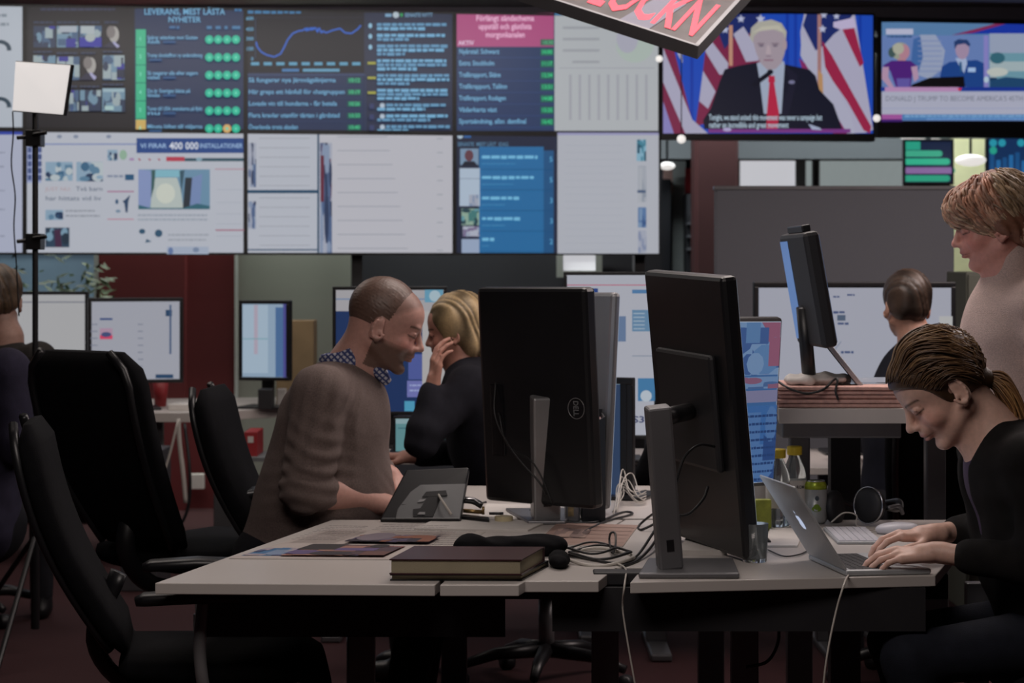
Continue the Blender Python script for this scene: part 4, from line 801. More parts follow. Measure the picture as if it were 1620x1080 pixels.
# light panel on a stand
lp = thing('studio_light', 'glowing square studio light panel on thin black stand at left', 'light', (P(52, 0, 8.0).x, 8.0, 0))
pl = [P(24, 96, 8.0), P(114, 102, 7.9), P(102, 183, 7.9), P(19, 176, 8.0)]; n = (pl[1]-pl[0]).cross(pl[3]-pl[0]).normalized(); n = n if n.y < 0 else -n
MB().prism([p for p in pl], -n*.018).build('housing', M['black'], lp, bevel=.004)
cc = sum(pl, Vector())/4; mkobj('diffuser', [tuple(cc+(p-cc)*.965+n*.003) for p in pl], [(0, 1, 2, 3)], mat('light_panel_glow', (.88, .85, .84), .5, emit=.62), lp)
sx = P(52, 0, 8.0).x; z1 = P(0, 178, 8).z
MB().tube([(sx, 8.04, .75), (sx, 8.04, z1)], .011, 10).build('upper_pole', M['black'], lp); MB().tube([(sx, 8.04, .1), (sx, 8.04, .8)], .016, 10).build('lower_pole', M['black'], lp)
for y in (218, 382):
    z = P(0, y, 8).z; mb = MB().box((sx-.028, 8.0, z-.03), (sx+.028, 8.08, z+.03)); mb.tube([(sx-.02, 8.02, z+.005), (sx-.06, 8.0, z+.0)], .008, 8).tube([(sx, 8.0, z+.012), (sx+.055, 7.98, z+.018)], .008, 8).build('clamp', M['black'], lp, bevel=.004)
for k in range(3):
    a = k*2.1+.4; MB().tube([(sx, 8.04, .45), (sx+.42*math.cos(a), 8.04+.42*math.sin(a), .012)], .01, 8).build('tripod_leg', M['black'], lp)
MB().tube(catmull([P(20, 176, 8.05), P(21, 210, 8.05), P(18, 260, 8.05), P(24, 310, 8.05), P(22, 360, 8.05), P(26, 420, 8.05), P(30, 500, 8.05)]), .003, 6).build('power_cable', M['rubber'], lp, smooth=True)
# ================================================================ PEOPLE
def A(v): return np.array(v, float)
def unit(v): v = A(v); return v/np.linalg.norm(v)
class HF:
    """head frame: origin between the ears, x towards the face, y to the person's left, z up"""
    def __init__(s, O, f, up, sc=1.0): s.O = A(O); s.f = unit(f); u = A(up); s.u = unit(u-s.f*(u@s.f)); s.l = np.cross(s.u, s.f); s.R = np.stack([s.f, s.l, s.u], 1); s.s = sc
    def __call__(s, p): return s.O+s.R@(A(p)*s.s)
    def inv(s, V): return ((V-s.O)@s.R)/s.s
    def C(s, a, b, ra, rb, k=.012, op='u'): return cap(s(a), s(b), ra*s.s, rb*s.s, k, op)
    def E(s, c, r, k=.012, op='u', rot=None): R = s.R if rot is None else s.R@rot; return ell(s(c), A(r)*s.s, k, op, R)
def ry(a): c, s = math.cos(a), math.sin(a); return np.array([[c, 0, s], [0, 1, 0], [-s, 0, c]])
def head_prims(h, male=False):
    E, Cc = h.E, h.C; g = []
    g += [E((-.012, 0, .045), (.092, .075, .086)), E((.034, 0, .052), (.060, .062, .062), .02), E((.04, 0, -.012), (.052, .056, .062), .02), E((.03, 0, -.055), (.046, .043, .034), .02)]
    for s in (1, -1):
        g += [Cc((.0, s*.052, -.04), (.074, s*.012, -.078), .017 if not male else .019, .014, .02), E((.062, s*.037, -.014), (.022, .02, .02), .018)]
    g += [E((.083 if male else .080, 0, -.079 if male else -.076), (.014 if male else .012, .018 if not male else .022, .013 if male else .011), .014), E((.088, 0, -.028), (.016, .026, .022), .015)]
    g += [Cc((.084, -.032, .036), (.084, .032, .036), .009 if male else .0065, .009 if male else .0065, .014)]
    for s in (1, -1): g += [E((.100, s*.033, .018), (.016, .018, .011), .012, 's')]
    g += [Cc((.090, 0, .030), (.110, 0, -.004), .0065, .009, .010), E((.113, 0, -.009), (.0105, .010, .009), .008)]
    for s in (1, -1): g += [E((.103, s*.0105, -.014), (.009, .007, .007), .006), E((.079, s*.031, .018), (.0125, .0145, .0115), .004), Cc((.088, s*.018, .024), (.086, s*.045, .023), .0035, .003, .005)]
    for s in (1, -1): g += [E((.106, s*.006, -.0205), (.005, .0032, .003), .003, 's')]
    g += [E((.0985, 0, -.0355), (.0085, .019, .0058), .006), E((.0965, 0, -.0475), (.0088, .0165, .0062), .006), E((.109, 0, -.0412), (.0078, .022, .0012), .003, 's'), E((.1, 0, -.0605), (.007, .02, .005), .01, 's')]
    for s in (1, -1):
        rot = ry(.15); g += [E((-.012, s*.077, .002), (.0165, .0055, .031), .005, 'u', rot)]
        pts = [(-.004+.0175*math.sin(a), s*(.083), .004+.029*math.cos(a)) for a in np.linspace(-.9, -4.3, 9)]
        for a, b in zip(pts, pts[1:]): g += [Cc(a, b, .0035, .0035, .003)]
        g += [E((-.006, s*.086, .003), (.0085, .006, .015), .004, 's', rot), E((-.002, s*.079, -.026), (.008, .005, .009), .005), E((.003, s*.078, -.006), (.005, .005, .007), .004)]
    return g
def skin_color(h, base=(.50, .27, .21), lips=(.42, .13, .12), brow=(.05, .03, .02), stubble=0, hairline=None, buzz=None):
    base = A(base)
    def f(V):
        q = h.inv(V); x, y, z = q[:, 0], np.abs(q[:, 1]), q[:, 2]; c = np.tile(base, (len(V), 1))
        def mix(m, col): m = np.clip(m, 0, 1)[:, None]; c[:] = c*(1-m)+A(col)*m
        hd = (np.abs(x) < .14) & (y < .1) & (np.abs(z) < .16)
        mix(.35*np.exp(-((x-.07)**2+(y-.042)**2+(z+.012)**2)/.0009), base*A((1.15, .62, .6)))
        if stubble:
            m = ((z < -.018+.0) & (z > -.10) & (x > -.01)).astype(float)*np.clip((-.012-z)*50, 0, 1); m *= 1-np.exp(-((x-.1)**2+y**2*.3+(z+.041)**2*2)/.00012); mix(stubble*m*hd, (.085, .05, .035))
        mix((np.exp(-((z+.0355)**2/.00002+(y/.021)**4))*(x > .088)+np.exp(-((z+.0475)**2/.00003+(y/.018)**4))*(x > .086))*.9, lips)
        mix(np.exp(-((z+.0412)**2/.0000022+(y/.024)**6))*(x > .082)*.85, A(lips)*.3)
        mix(((x > .06) & (y > .012) & (y < .052)).astype(float)*np.exp(-((z-(.040-(y-.035)**2*9))**2)/.0000095)*.9, brow)
        mix(((x > .06) & (y > .018) & (y < .047)).astype(float)*np.exp(-((z-(.0125+(y-.032)**2*12))**2)/.0000035)*.9, (.03, .018, .014))
        mix(((x > .06) & (y > .018) & (y < .046)).astype(float)*np.exp(-((z-.0235)**2)/.000004)*.35, base*.45)
        if buzz is not None:
            m = np.clip((z-(.03+np.clip((x-.0)*.75, -.02, .055)))*60, 0, 1)*hd*(1-np.clip((y-.079)*200, 0, 1)); mix(m*.75, buzz)
        return np.clip(c, 0, 1)
    return f
def hand_prims(Wp, d, up, thumb, sc=1.0, curl=(.35, .45, .3), spread=.05, k=.0035, thumbcurl=.4):
    """palm, four fingers of three bones and a thumb leaving the side of the palm"""
    Wp = A(Wp); d = unit(d); up = unit(A(up)-d*(A(up)@d)); t = unit(A(thumb)-d*(A(thumb)@d)-up*(A(thumb)@up)); g = []
    offs = (.029, .0095, -.010, -.029); kn = (.088, .091, .086, .077); L = ((.043, .025, .020), (.047, .029, .021), (.043, .027, .020), (.034, .020, .018)); rr = (.0092, .0094, .0090, .0080)
    for i in range(4):
        b = Wp+(d*.012+t*offs[i]*.55)*sc; K = Wp+(d*kn[i]+t*offs[i]+up*(.006-.004*abs(i-1)))*sc
        g.append(cap(b-up*.004*sc, K-up*.004*sc, .0155*sc, .0118*sc, .010))
        ax = unit(d+t*(offs[i]/.03)*spread); ang = 0; p = K
        for j in range(3):
            ang += curl[j]*(1+.06*(i-1)); v = ax*math.cos(ang)-up*math.sin(ang); q = p+v*L[i][j]*sc
            g.append(cap(p, q, rr[i]*(1-.09*j)*sc, rr[i]*(1-.09*(j+1))*sc, k)); p = q
    g.append(cap(Wp-d*.02*sc, Wp+d*.03*sc, .023*sc, .022*sc, .012))
    p0 = Wp+(d*.022+t*.020-up*.008)*sc; v = unit(d*.62+t*.75-up*.25); p1 = p0+v*.042*sc; v = unit(d*.88+t*.42-up*.2*thumbcurl); p2 = p1+v*.032*sc; v = unit(d*.97+t*.12-up*.3*thumbcurl); p3 = p2+v*.026*sc
    g += [cap(p0, p1, .016*sc, .0115*sc, .010), cap(p1, p2, .0108*sc, .0098*sc, k), cap(p2, p3, .0098*sc, .0078*sc, k)]
    return g
def torso(J, r=.125, sh=.068, side=.055, k=.06, hip=.14, belly=0, bs=1.0):
    pel, mid, ch, nk = (A(J[x]) for x in ('pelvis', 'belly', 'chest', 'neck')); sL, sR = A(J['shL']), A(J['shR']); sd = unit(sL-sR)*side; g = []
    for s in (1, -1):
        g += [cap(pel+s*sd, mid+s*sd, hip, r*bs, k), cap(mid+s*sd, ch+s*sd*1.1, r*bs, r, k)]
    g += [cap(ch+(nk-ch)*.35, sL, r*.8, sh, .05), cap(ch+(nk-ch)*.35, sR, r*.8, sh, .05), cap(ch, nk, r*.75, .06, .05)]
    if belly: g.append(ell(mid+unit(A(J['fwd']))*.05, (belly, belly, belly*1.1), .07))
    return g
def limb(a, b, c, r0, r1, r2, k=.03): return [cap(a, b, r0, r1, k), cap(b, c, r1, r2, k)]
def legs(J, r=(.088, .062, .048)):
    g = []
    for s in 'LR':
        hp = A(J['pelvis'])+(unit(A(J['sh'+s])-A(J['sh'+('R' if s == 'L' else 'L')])))*.085
        g += [cap(hp, J['kn'+s], r[0], r[1], .04), cap(J['kn'+s], J['an'+s], r[1]*.95, r[2], .03)]
    return g
def shoes(J, t, fw, m='black'):
    for s in 'LR':
        a = A(J['an'+s]); f = unit(A(fw)*A((1, 1, 0))); organic('shoe', [cap((a[0], a[1], .045), A((a[0], a[1], .035))+f*.13, .043, .032, .02), cap((a[0], a[1], .05), (a[0], a[1], .09), .042, .045, .02), cap(A((a[0], a[1], .03))-f*.03, A((a[0], a[1], .028))+f*.16, .03, .024, .02)], .012, M[m], t)
def folds(pts, amp=.004, freq=70, seed=1):
    """cloth creases gathered around the joints listed"""
    r = np.random.default_rng(seed); D = [(A(p), rr, unit(r.normal(size=3)*.35+A(ax)), r.uniform(0, 6)) for p, rr, ax in pts]
    def f(q):
        o = np.zeros(len(q))
        for p, rr, n, ph in D:
            w_ = np.exp(-((q-p)**2).sum(1)/rr**2); o += amp*w_*np.sin((q@n)*freq+ph+1.4*np.sin(q@A((11, 17, 7))+ph))
        return o+amp*.25*np.sin(q@A((31, 12, 27)))*np.sin(q@A((9, 35, 14)))
    return f
SKIN = vmat('skin', .48, bump=.12, bscale=500, sss=.08, var=.07, vscale=90); HAIR = vmat('hair', .42, bump=.2, bscale=600, var=.15, vscale=120)
def strands(name, paths, rs, cols, parent, n=5, taper=True):
    V = []; Fc = []; C_ = []
    for pth, r, col in zip(paths, rs, cols):
        mb = MB(); m = len(pth); rad = [r*(1 if not taper else (.55+.45*math.sin(math.pi*min(1, (i+.7)/m)))) for i in range(m)]; mb.tube(pth, rad, n); o = len(V); V += mb.v; Fc += [tuple(i+o for i in f) for f in mb.f]
        C_ += [tuple(np.clip(A(col(i/(m-1)) if callable(col) else col), 0, 1)) for i in range(m) for _ in range(n)]
    return mkobj(name, V, Fc, HAIR, parent, colors=np.array(C_), smooth=True)
BLK = lambda n, c, b=.5, sc=500: mat(n, c, .88, bump=b, bscale=sc, var=.18, vscale=25, spec=.2, sheen=.05)
def person(label, base): return thing('person', label, 'person', (base[0], base[1], 0))
# ---------------------------------------------------------------- seated at the laptop, front right
p1 = person('person with brown ponytail in black cardigan typing on the open laptop', (1.36, 5.22))
h1 = HF((1.055, 5.2, 1.156), (-.766, -.03, -.643), (-.643, 0, .766), 1.12)
J1 = dict(pelvis=(1.34, 5.22, .57), belly=(1.285, 5.22, .76), chest=(1.235, 5.21, .93), neck=(1.165, 5.2, 1.055), shL=(1.215, 5.035, 1.0), shR=(1.19, 5.375, 1.0), elL=(1.25, 4.99, .765), wrL=(1.0, 5.095, .783),
          elR=(1.26, 5.46, .80), wrR=(1.035, 5.29, .802), knL=(.94, 5.10, .53), knR=(.95, 5.34, .53), anL=(1.02, 5.08, .09), anR=(1.05, 5.36, .09), fwd=(-1, 0, 0))
g = head_prims(h1)+[cap(h1((-.03, 0, -.02)), J1['neck'], .052, .055, .03), cap(h1((.0, 0, -.05)), A(J1['neck'])+A((-.045, 0, -.02)), .035, .04, .03)]
g += torso(J1, .105, .055, .04)+limb(J1['shL'], J1['elL'], J1['wrL'], .045, .036, .0235, .02)+limb(J1['shR'], J1['elR'], J1['wrR'], .045, .036, .0235, .02)
g += hand_prims(J1['wrL'], (-.99, .17, -.06), (-.05, -.18, 1), (.1, 1, .1), .98, (.28, .36, .25), .07)
g += hand_prims(J1['wrR'], (-.98, -.15, .0), (-.05, -.05, 1), (0, -1, .1), .98, (.35, .45, .3), .06)
body = organic('body', g, .0026, SKIN, p1, skin_color(h1, (.66, .42, .34)), smooth=2)
T1 = torso(J1, .118, .062, .045)
purple = organic('purple_top', T1, .008, mat('purple_jersey', (.055, .035, .075), .8, bump=.2, var=.1), p1, None)
g = torso(J1, .130, .074, .048)+limb(J1['shL'], J1['elL'], A(J1['elL'])*.32+A(J1['wrL'])*.68, .064, .056, .043)+limb(J1['shR'], J1['elR'], A(J1['elR'])*.32+A(J1['wrR'])*.68, .062, .052, .040)
g += [ell(A(J1['neck'])+A((-.065, 0, .03)), (.055, .055, .12), .02, 's'), ell(A(J1['neck'])+A((-.0, 0, .075)), (.075, .066, .055), .02, 's'), ell((1.085, 5.2, .86), (.05, .028, .22), .02, 's')]
organic('cardigan', g, .006, BLK('black_knit', (.014, .013, .013), .9, 900), p1, None, folds([(J1['elL'], .12, (1, 0, 1)), (J1['shL'], .12, (0, 0, 1)), (J1['belly'], .16, (0, 0, 1))], .005, 75, 3))
organic('trousers', legs(J1)+[cap(A(J1['pelvis'])+A((0, -.07, 0)), A(J1['pelvis'])+A((0, .07, 0)), .14, .14, .04)], .012, BLK('dark_blue_denim', (.012, .014, .022)), p1); shoes(J1, p1, (-1, 0, 0))
# hair swept back to a tie, ponytail
tie = A((-.074, 0, -.028)); BR = [(.085, .046, .024), (.15, .085, .042), (.23, .14, .068), (.055, .03, .016)]
g = [h1.E((-.014, 0, .050), (.100, .082, .093), .012), h1.E((.03, 0, .066), (.068, .066, .060), .015), h1.E(tie+A((.012, 0, .0)), (.035, .03, .03), .02), h1.E((.090, 0, -.006), (.072, .115, .086), .010, 's'), h1.E((.0, 0, -.075), (.12, .12, .060), .010, 's')]
for s in (1, -1): g += [h1.E((.002, s*.085, -.006), (.028, .022, .034), .006, 's')]
g += [h1.C((-.03, .055, .01), tie, .022, .02, .02), h1.C((-.03, -.055, .01), tie, .022, .02, .02)]
hair1 = organic('hair', g, .004, HAIR, p1, lambda V: np.tile(A((.07, .038, .02)), (len(V), 1)))
def surf(c, v, ells):
    v = v/max(np.linalg.norm(v), 1e-6); best = 0
    for e, r in ells:
        o = (c-A(e))/A(r); d = v/A(r); a = d@d; b = o@d; cc = o@o-1; q = b*b-a*cc
        if q > 0: best = max(best, (-b+math.sqrt(q))/a)
    return c+v*best
E1 = [((-.014, 0, .050), (.100, .082, .093)), ((.03, 0, .066), (.068, .066, .060))]
def over(h, a, b, c, r, n=14, lift=0, jit=0, rr=random):
    c, r = A(c), A(r); out = []; j1, j2 = rr.uniform(-jit, jit), rr.uniform(-jit, jit)
    for i in range(n):
        t = i/(n-1); p = A(a)*(1-t)+A(b)*t; ca = max(.35, 1-abs(a[1])/.078*.75); p = p+A((0, a[1]*.5, .11*ca))*math.sin(math.pi*t); q = surf(c, p-c, E1); q = q+(q-c)*(lift+.012); q = q*(1-max(0, t-.8)*5*.9)+A(b)*(max(0, t-.8)*5*.9); q = q+A((0, j1, j2))*math.sin(t*math.pi); out.append(Vector(h(q)))
    return out
rr = random.Random(5); PT = []; RS = []; CS = []
for i in range(420):
    a = rr.uniform(-1.35, 1.35); y = .078*math.sin(a); zf = .104 if abs(a) < .5 else .104-(abs(a)-.5)*.088; x = .092*math.cos(a)*.98
    s0 = (x, y, zf+rr.uniform(-.006, .035)); PT.append(over(h1, s0, tie+A((rr.uniform(-.004, .01), rr.uniform(-.012, .012), rr.uniform(-.014, .014))), (-.012, 0, .050), (.1015, .0835, .0955), 16, rr.uniform(.0, .025), .010, rr))
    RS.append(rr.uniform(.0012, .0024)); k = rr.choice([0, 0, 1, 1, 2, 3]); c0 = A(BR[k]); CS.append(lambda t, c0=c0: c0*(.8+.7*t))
tw = A(h1(tie))
for i in range(190):
    a = rr.uniform(0, 6.28); q = rr.random()**.5; oy, oz = math.cos(a)*q, math.sin(a)*q; L = rr.uniform(.75, 1.15)
    pts = [tw+A((.0, oy*.008, oz*.008)), tw+A((.024, oy*.020, oz*.022)), tw+A((.055*L, oy*.036, oz*.038-.022)), tw+A((.082*L, oy*.042, oz*.040-.07*L)), tw+A((.10*L+oz*.01, oy*.038, oz*.025-.13*L)), tw+A((.12*L+rr.uniform(-.02, .02), oy*.03, -.19*L))]
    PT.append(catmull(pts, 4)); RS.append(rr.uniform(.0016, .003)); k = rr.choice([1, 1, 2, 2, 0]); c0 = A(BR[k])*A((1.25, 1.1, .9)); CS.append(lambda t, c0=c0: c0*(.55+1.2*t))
for i in range(30):
    pts = [tw+A((.0, -.012, -.008)), tw+A((.0, -.02, -.045)), tw+A((.008+rr.uniform(-.004, .004), -.024, -.085)), tw+A((.04+rr.uniform(-.006, .006), -.03, -.11+rr.uniform(-.006, .006))), tw+A((.085, -.034, -.128+rr.uniform(-.01, .01)))]
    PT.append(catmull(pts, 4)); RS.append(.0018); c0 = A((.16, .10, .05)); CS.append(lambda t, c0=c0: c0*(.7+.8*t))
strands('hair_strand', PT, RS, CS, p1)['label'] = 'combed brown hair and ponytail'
organic('hair_tie', [cap(tw+A((0, -.012, .016)), tw+A((0, -.012, -.016)), .011, .011, .01), cap(tw+A((0, .012, .016)), tw+A((0, .012, -.016)), .011, .011, .01)], .004, M['blackmat'], p1)
# ---------------------------------------------------------------- standing, curly hair, right
p2 = person('standing person with curly reddish blond hair in pale pink turtleneck', (1.50, 5.98))
h2 = HF((1.338, 5.95, 1.560), (-.955, .12, -.27), (-.27, 0, .96), 1.03)
J2 = dict(pelvis=(1.45, 6.0, .93), belly=(1.40, 6.0, 1.10), chest=(1.385, 5.98, 1.27), neck=(1.375, 5.96, 1.43), shL=(1.43, 5.81, 1.35), shR=(1.40, 6.13, 1.35), elL=(1.475, 5.75, 1.09), wrL=(1.40, 5.82, .93), elR=(1.50, 6.22, 1.11), wrR=(1.32, 6.2, 1.1),
          knL=(1.50, 5.9, .50), knR=(1.51, 6.1, .50), anL=(1.54, 5.9, .09), anR=(1.55, 6.1, .09), fwd=(-1, 0, 0))
g = head_prims(h2)+[cap(h2((-.02, 0, -.03)), J2['neck'], .05, .052, .03)]+torso(J2, .1, .05, .04)+limb(J2['shL'], J2['elL'], J2['wrL'], .045, .036, .024)+limb(J2['shR'], J2['elR'], J2['wrR'], .045, .036, .024)
g += hand_prims(J2['wrR'], (-.98, 0, -.18), (-.1, 0, 1), (0, -1, 0), .95, (.3, .4, .3), .06)+hand_prims(J2['wrL'], (-.4, .1, -.9), (-.5, -.8, 0), (-.9, 0, .4), .95, (.3, .4, .3), .06)
organic('body', g, .0034, SKIN, p2, skin_color(h2, (.62, .31, .26), brow=(.2, .12, .06)))
g = torso(J2, .122, .070, .048)+limb(J2['shL'], J2['elL'], A(J2['elL'])*.1+A(J2['wrL'])*.9, .066, .052, .036)+limb(J2['shR'], J2['elR'], A(J2['elR'])*.1+A(J2['wrR'])*.9, .066, .052, .036)
g += [cap(A(J2['neck'])+A((.0, 0, -.035)), h2((-.022, 0, -.092)), .070, .060, .02)]
organic('turtleneck_sweater', g, .006, mat('pale_pink_wool', (.60, .46, .42), .95, bump=1.0, bscale=420, var=.16, vscale=260, sheen=.3), p2, None, folds([(J2['shL'], .13, (0, 0, 1)), (J2['elL'], .12, (1, 0, 1)), (J2['neck'], .08, (0, 0, 1))], .004, 60, 5))
organic('trousers', legs(J2)+[cap(A(J2['pelvis'])+A((0, -.06, 0)), A(J2['pelvis'])+A((0, .06, 0)), .135, .135, .04)], .014, BLK('black_trousers', (.012, .012, .016)), p2); shoes(J2, p2, (-1, 0, 0))
g = [h2.E((-.025, 0, .058), (.108, .094, .098), .02), h2.E((.035, 0, .075), (.075, .078, .062), .02), h2.E((-.07, 0, -.0), (.06, .08, .075), .03), h2.E((-.03, .075, .03), (.05, .022, .05), .02), h2.E((-.03, -.075, .03), (.05, .022, .05), .02),
     h2.E((.097, 0, -.022), (.065, .12, .085), .012, 's'), h2.E((.01, 0, -.09), (.07, .13, .06), .012, 's')]
organic('hair', g, .005, HAIR, p2, lambda V: np.tile(A((.20, .09, .055)), (len(V), 1)), lambda q: .006*np.sin(q@A((110, 60, 90)))*np.sin(q@A((50, 120, 80))))
rr = random.Random(11); PT = []; RS = []; CS = []
E2 = [((-.025, 0, .058), (.108, .094, .098)), ((.035, 0, .075), (.075, .078, .062)), ((-.07, 0, -.0), (.06, .08, .075))]
for i in range(560):
    a = rr.uniform(-2.9, 2.9); el = rr.uniform(.15, 1.25); c = A((-.02, 0, .052)); r = A((.112, .096, .100))
    L = rr.uniform(.12, .21) if abs(a) > .8 else rr.uniform(.08, .15); n = 16; ph = rr.uniform(0, 6.28); am = rr.uniform(.007, .014); fr = rr.uniform(1.3, 2.3); pts = []
    el1 = el-L/.095
    for k in range(n):
        t = k/(n-1); e = el+(max(el1, -1.0)-el)*t; aa = a+am*8*math.sin(ph+t*fr*6.28)*(.4+t); x = c+(surf(c, A((math.cos(e)*math.cos(aa)*r[0], math.cos(e)*math.sin(aa)*r[1], math.sin(e)*r[2])), E2)-c)*(1.03+.05*math.sin(ph+t*fr*6.28+1.5)+(.03 if t > .8 else 0))
        if e < -.2: x = c+(x-c)*(1-.12*(-e-.2))
        pts.append(x)
    if pts[-1][0] > .05 and pts[-1][2] < .0 and rr.random() < .7: continue
    PT.append([Vector(h2(p)) for p in pts]); RS.append(rr.uniform(.0025, .0058)); cf = A((.42, .18, .11)) if math.cos(a) > 0 else A((.30, .19, .10)); e_ = A((.62, .46, .32)); br = rr.uniform(.45, 1.1)  # reddish light falling on the front locks is put into their colour
    CS.append(lambda t, cf=cf, e_=e_, br=br: (cf*(1-t**1.5)+e_*t**1.5)*br)
strands('curls', PT, RS, CS, p2)['label'] = 'wavy locks, reddish at the front and pale at the tips'
# ---------------------------------------------------------------- man in brown sweater
p3 = person('person in brown sweater with checked collar leaning towards the desk', (-.60, 6.2))
EY = A((0, 0, EYE)); h3 = HF(EY+(A((-.374, 6.18, 1.278))-EY)*1.03, (.92, .02, -.39), (.39, 0, .92), 1.13)
J3 = dict(pelvis=(-.66, 6.25, .60), belly=(-.55, 6.24, .79), chest=(-.515, 6.22, 1.0), neck=(-.465, 6.2, 1.165), shL=(-.485, 6.42, 1.09), shR=(-.535, 6.01, 1.10), elR=(-.575, 5.97, .842), wrR=(-.362, 6.16, .775), elL=(-.47, 6.50, .86), wrL=(-.36, 6.34, .84),
          knL=(-.24, 6.38, .53), knR=(-.25, 6.12, .53), anL=(-.3, 6.4, .09), anR=(-.33, 6.1, .09), fwd=(1, 0, 0))
for k_ in list(J3):
    if k_[0] != 'f' and k_[:2] != 'an' and k_[:2] != 'kn': J3[k_] = tuple(EY+(A(J3[k_])-EY)*1.03)
g = head_prims(h3, True)+[cap(h3((-.03, 0, -.03)), J3['neck'], .062, .066, .03), cap(h3((.01, 0, -.05)), A(J3['neck'])+A((.04, 0, 0)), .045, .05, .03)]
g += torso(J3, .12, .06, .06)+limb(J3['shR'], J3['elR'], J3['wrR'], .058, .056, .033, .02)+limb(J3['shL'], J3['elL'], J3['wrL'], .055, .05, .032, .02)
g += hand_prims(J3['wrR'], (.9, .4, -.1), (0, 0, 1), (-.4, 1, 0), 1.08, (.3, .4, .3), .06)+hand_prims(J3['wrL'], (.75, -.1, -.55), (0, .1, 1), (0, -1, 0), 1.08, (.4, .5, .4), .06)
organic('body', g, .0034, SKIN, p3, skin_color(h3, (.54, .30, .25), lips=(.40, .19, .16), stubble=.85, buzz=(.17, .10, .08)))
g = torso(J3, .158, .086, .062, bs=1.06, belly=.15, k=.07)+limb(J3['shR'], J3['elR'], A(J3['elR'])*.86+A(J3['wrR'])*.14, .086, .072, .064, .014)+limb(J3['shL'], J3['elL'], A(J3['elL'])*.3+A(J3['wrL'])*.7, .084, .072, .05, .04)
g += [ell(A(J3['neck'])+A((.03, 0, .085)), (.075, .075, .07), .015, 's'), ell(A(J3['neck'])+A((.12, 0, .03)), (.05, .035, .085), .015, 's')]
organic('sweater', g, .006, mat('brown_marl_wool', (.155, .115, .105), .95, bump=.6, bscale=600, var=.2, vscale=220, sheen=.35), p3, None,
        folds([(J3['elR'], .11, (.3, 0, 1)), (A(J3['elR'])+A((.02, -.02, .09)), .10, (.2, 0, 1)), (A(J3['shR'])+A((.02, 0, -.09)), .12, (1, 0, .6)), (A(J3['belly'])+A((.12, 0, -.06)), .12, (.2, 0, 1)), (A(J3['shR'])+A((.07, 0, -.02)), .09, (1, 0, -.4))], .0055, 150, 9))
def check(V):
    q = V*330; a = (np.sin(q[:, 0]+q[:, 2]) > .1) | (np.sin(q[:, 2]*1.1-q[:, 0]) > .4); return np.where(a[:, None], A((.03, .045, .16)), A((.5, .5, .55)))
nk = A(J3['neck'])
g = [cap(nk+A((-.012, 0, .01)), nk+A((.03, 0, .062)), .084, .072, .02), cap(nk+A((.055, -.035, .03)), nk+A((.105, -.03, -.035)), .03, .014, .02), cap(nk+A((.055, .035, .03)), nk+A((.105, .03, -.035)), .03, .014, .02), cap(nk+A((.04, 0, .075)), nk+A((.07, 0, .14)), .064, .07, .01, 's'), cap(nk+A((-.03, 0, .10)), nk+A((.03, 0, .15)), .08, .08, .01, 's')]
organic('checked_collar', g, .0028, vmat('checked_cotton', .8, var=.03), p3, check, smooth=1)['label'] = 'blue and white checked shirt collar'
organic('trousers', legs(J3, (.095, .07, .055))+[cap(A(J3['pelvis'])+A((0, -.07, 0)), A(J3['pelvis'])+A((0, .07, 0)), .155, .155, .04)], .014, BLK('black_trousers', (.012, .012, .016)), p3); shoes(J3, p3, (1, 0, 0))
g = [h3.E((-.016, 0, .049), (.0925, .0765, .0875), .012), h3.E((.09, 0, -.02), (.09, .12, .088), .02, 's'), h3.E((.10, 0, .07), (.05, .06, .05), .02, 's'), h3.E((-.0, 0, -.09), (.14, .14, .08), .02, 's')]
for s in (1, -1): g.append(h3.E((-.006, s*.085, .0), (.026, .02, .034), .006, 's'))
organic('cropped_hair', g, .004, HAIR, p3, lambda V: np.tile(A((.125, .075, .058)), (len(V), 1)), lambda q: .0012*np.sin(q@A((400, 300, 500))))
# ---------------------------------------------------------------- simpler people further back
def simple(label, base, h, J, skin, hairc, cloth, hairshape, arms=.058, r=.13, vox=.007, hands=True, side=.055, leg=True, fw=(0, 1, 0), hvox=.006):
    t = person(label, base); g = head_prims(h)+[cap(h((-.02, 0, -.03)), J['neck'], .05, .052, .03)]+torso(J, r*.85, .05, side*.9)
    for s in 'LR': g += limb(J['sh'+s], J['el'+s], J['wr'+s], .045, .038, .026)
    if hands:
        for s in 'LR': g += hand_prims(J['wr'+s], J.get('hd'+s, fw), J.get('hu'+s, (0, 0, 1)), J.get('ht'+s, (1, 0, 0)), 1, (.3, .4, .3), .08)
    organic('body', g, .0045, SKIN, t, skin_color(h, skin))
    g = torso(J, r, .07, side)
    for s in 'LR': g += limb(J['sh'+s], J['el'+s], A(J['el'+s])*.12+A(J['wr'+s])*.88, arms+.012, arms, .042)
    g += [ell(A(J['neck'])+A((0, 0, .075)), (.06, .06, .05), .015, 's')]
    organic('jacket', g, vox, cloth, t, None, folds([(J['elL'], .12, (0, 0, 1)), (J['elR'], .12, (0, 0, 1)), (J['chest'], .15, (0, 1, .3))], .006, 55, int(abs(base[0])*10)+2))
    if leg: organic('trousers', legs(J)+[cap(A(J['pelvis'])+A((-.06, 0, 0)), A(J['pelvis'])+A((.06, 0, 0)), .14, .14, .04)], .016, BLK('black_trousers', (.012, .012, .016)), t); shoes(J, t, fw)
    organic('hair', hairshape(h), hvox, HAIR, t, lambda V: np.clip(A(hairc)*(1+.6*np.sin(V@A((150, 140, 60))+3*np.sin(V@A((40, 60, 30)))))[:, None], 0, 1), lambda q: .0035*np.sin(q@A((160, 150, 60))+2*np.sin(q@A((40, 60, 30)))))
    return t
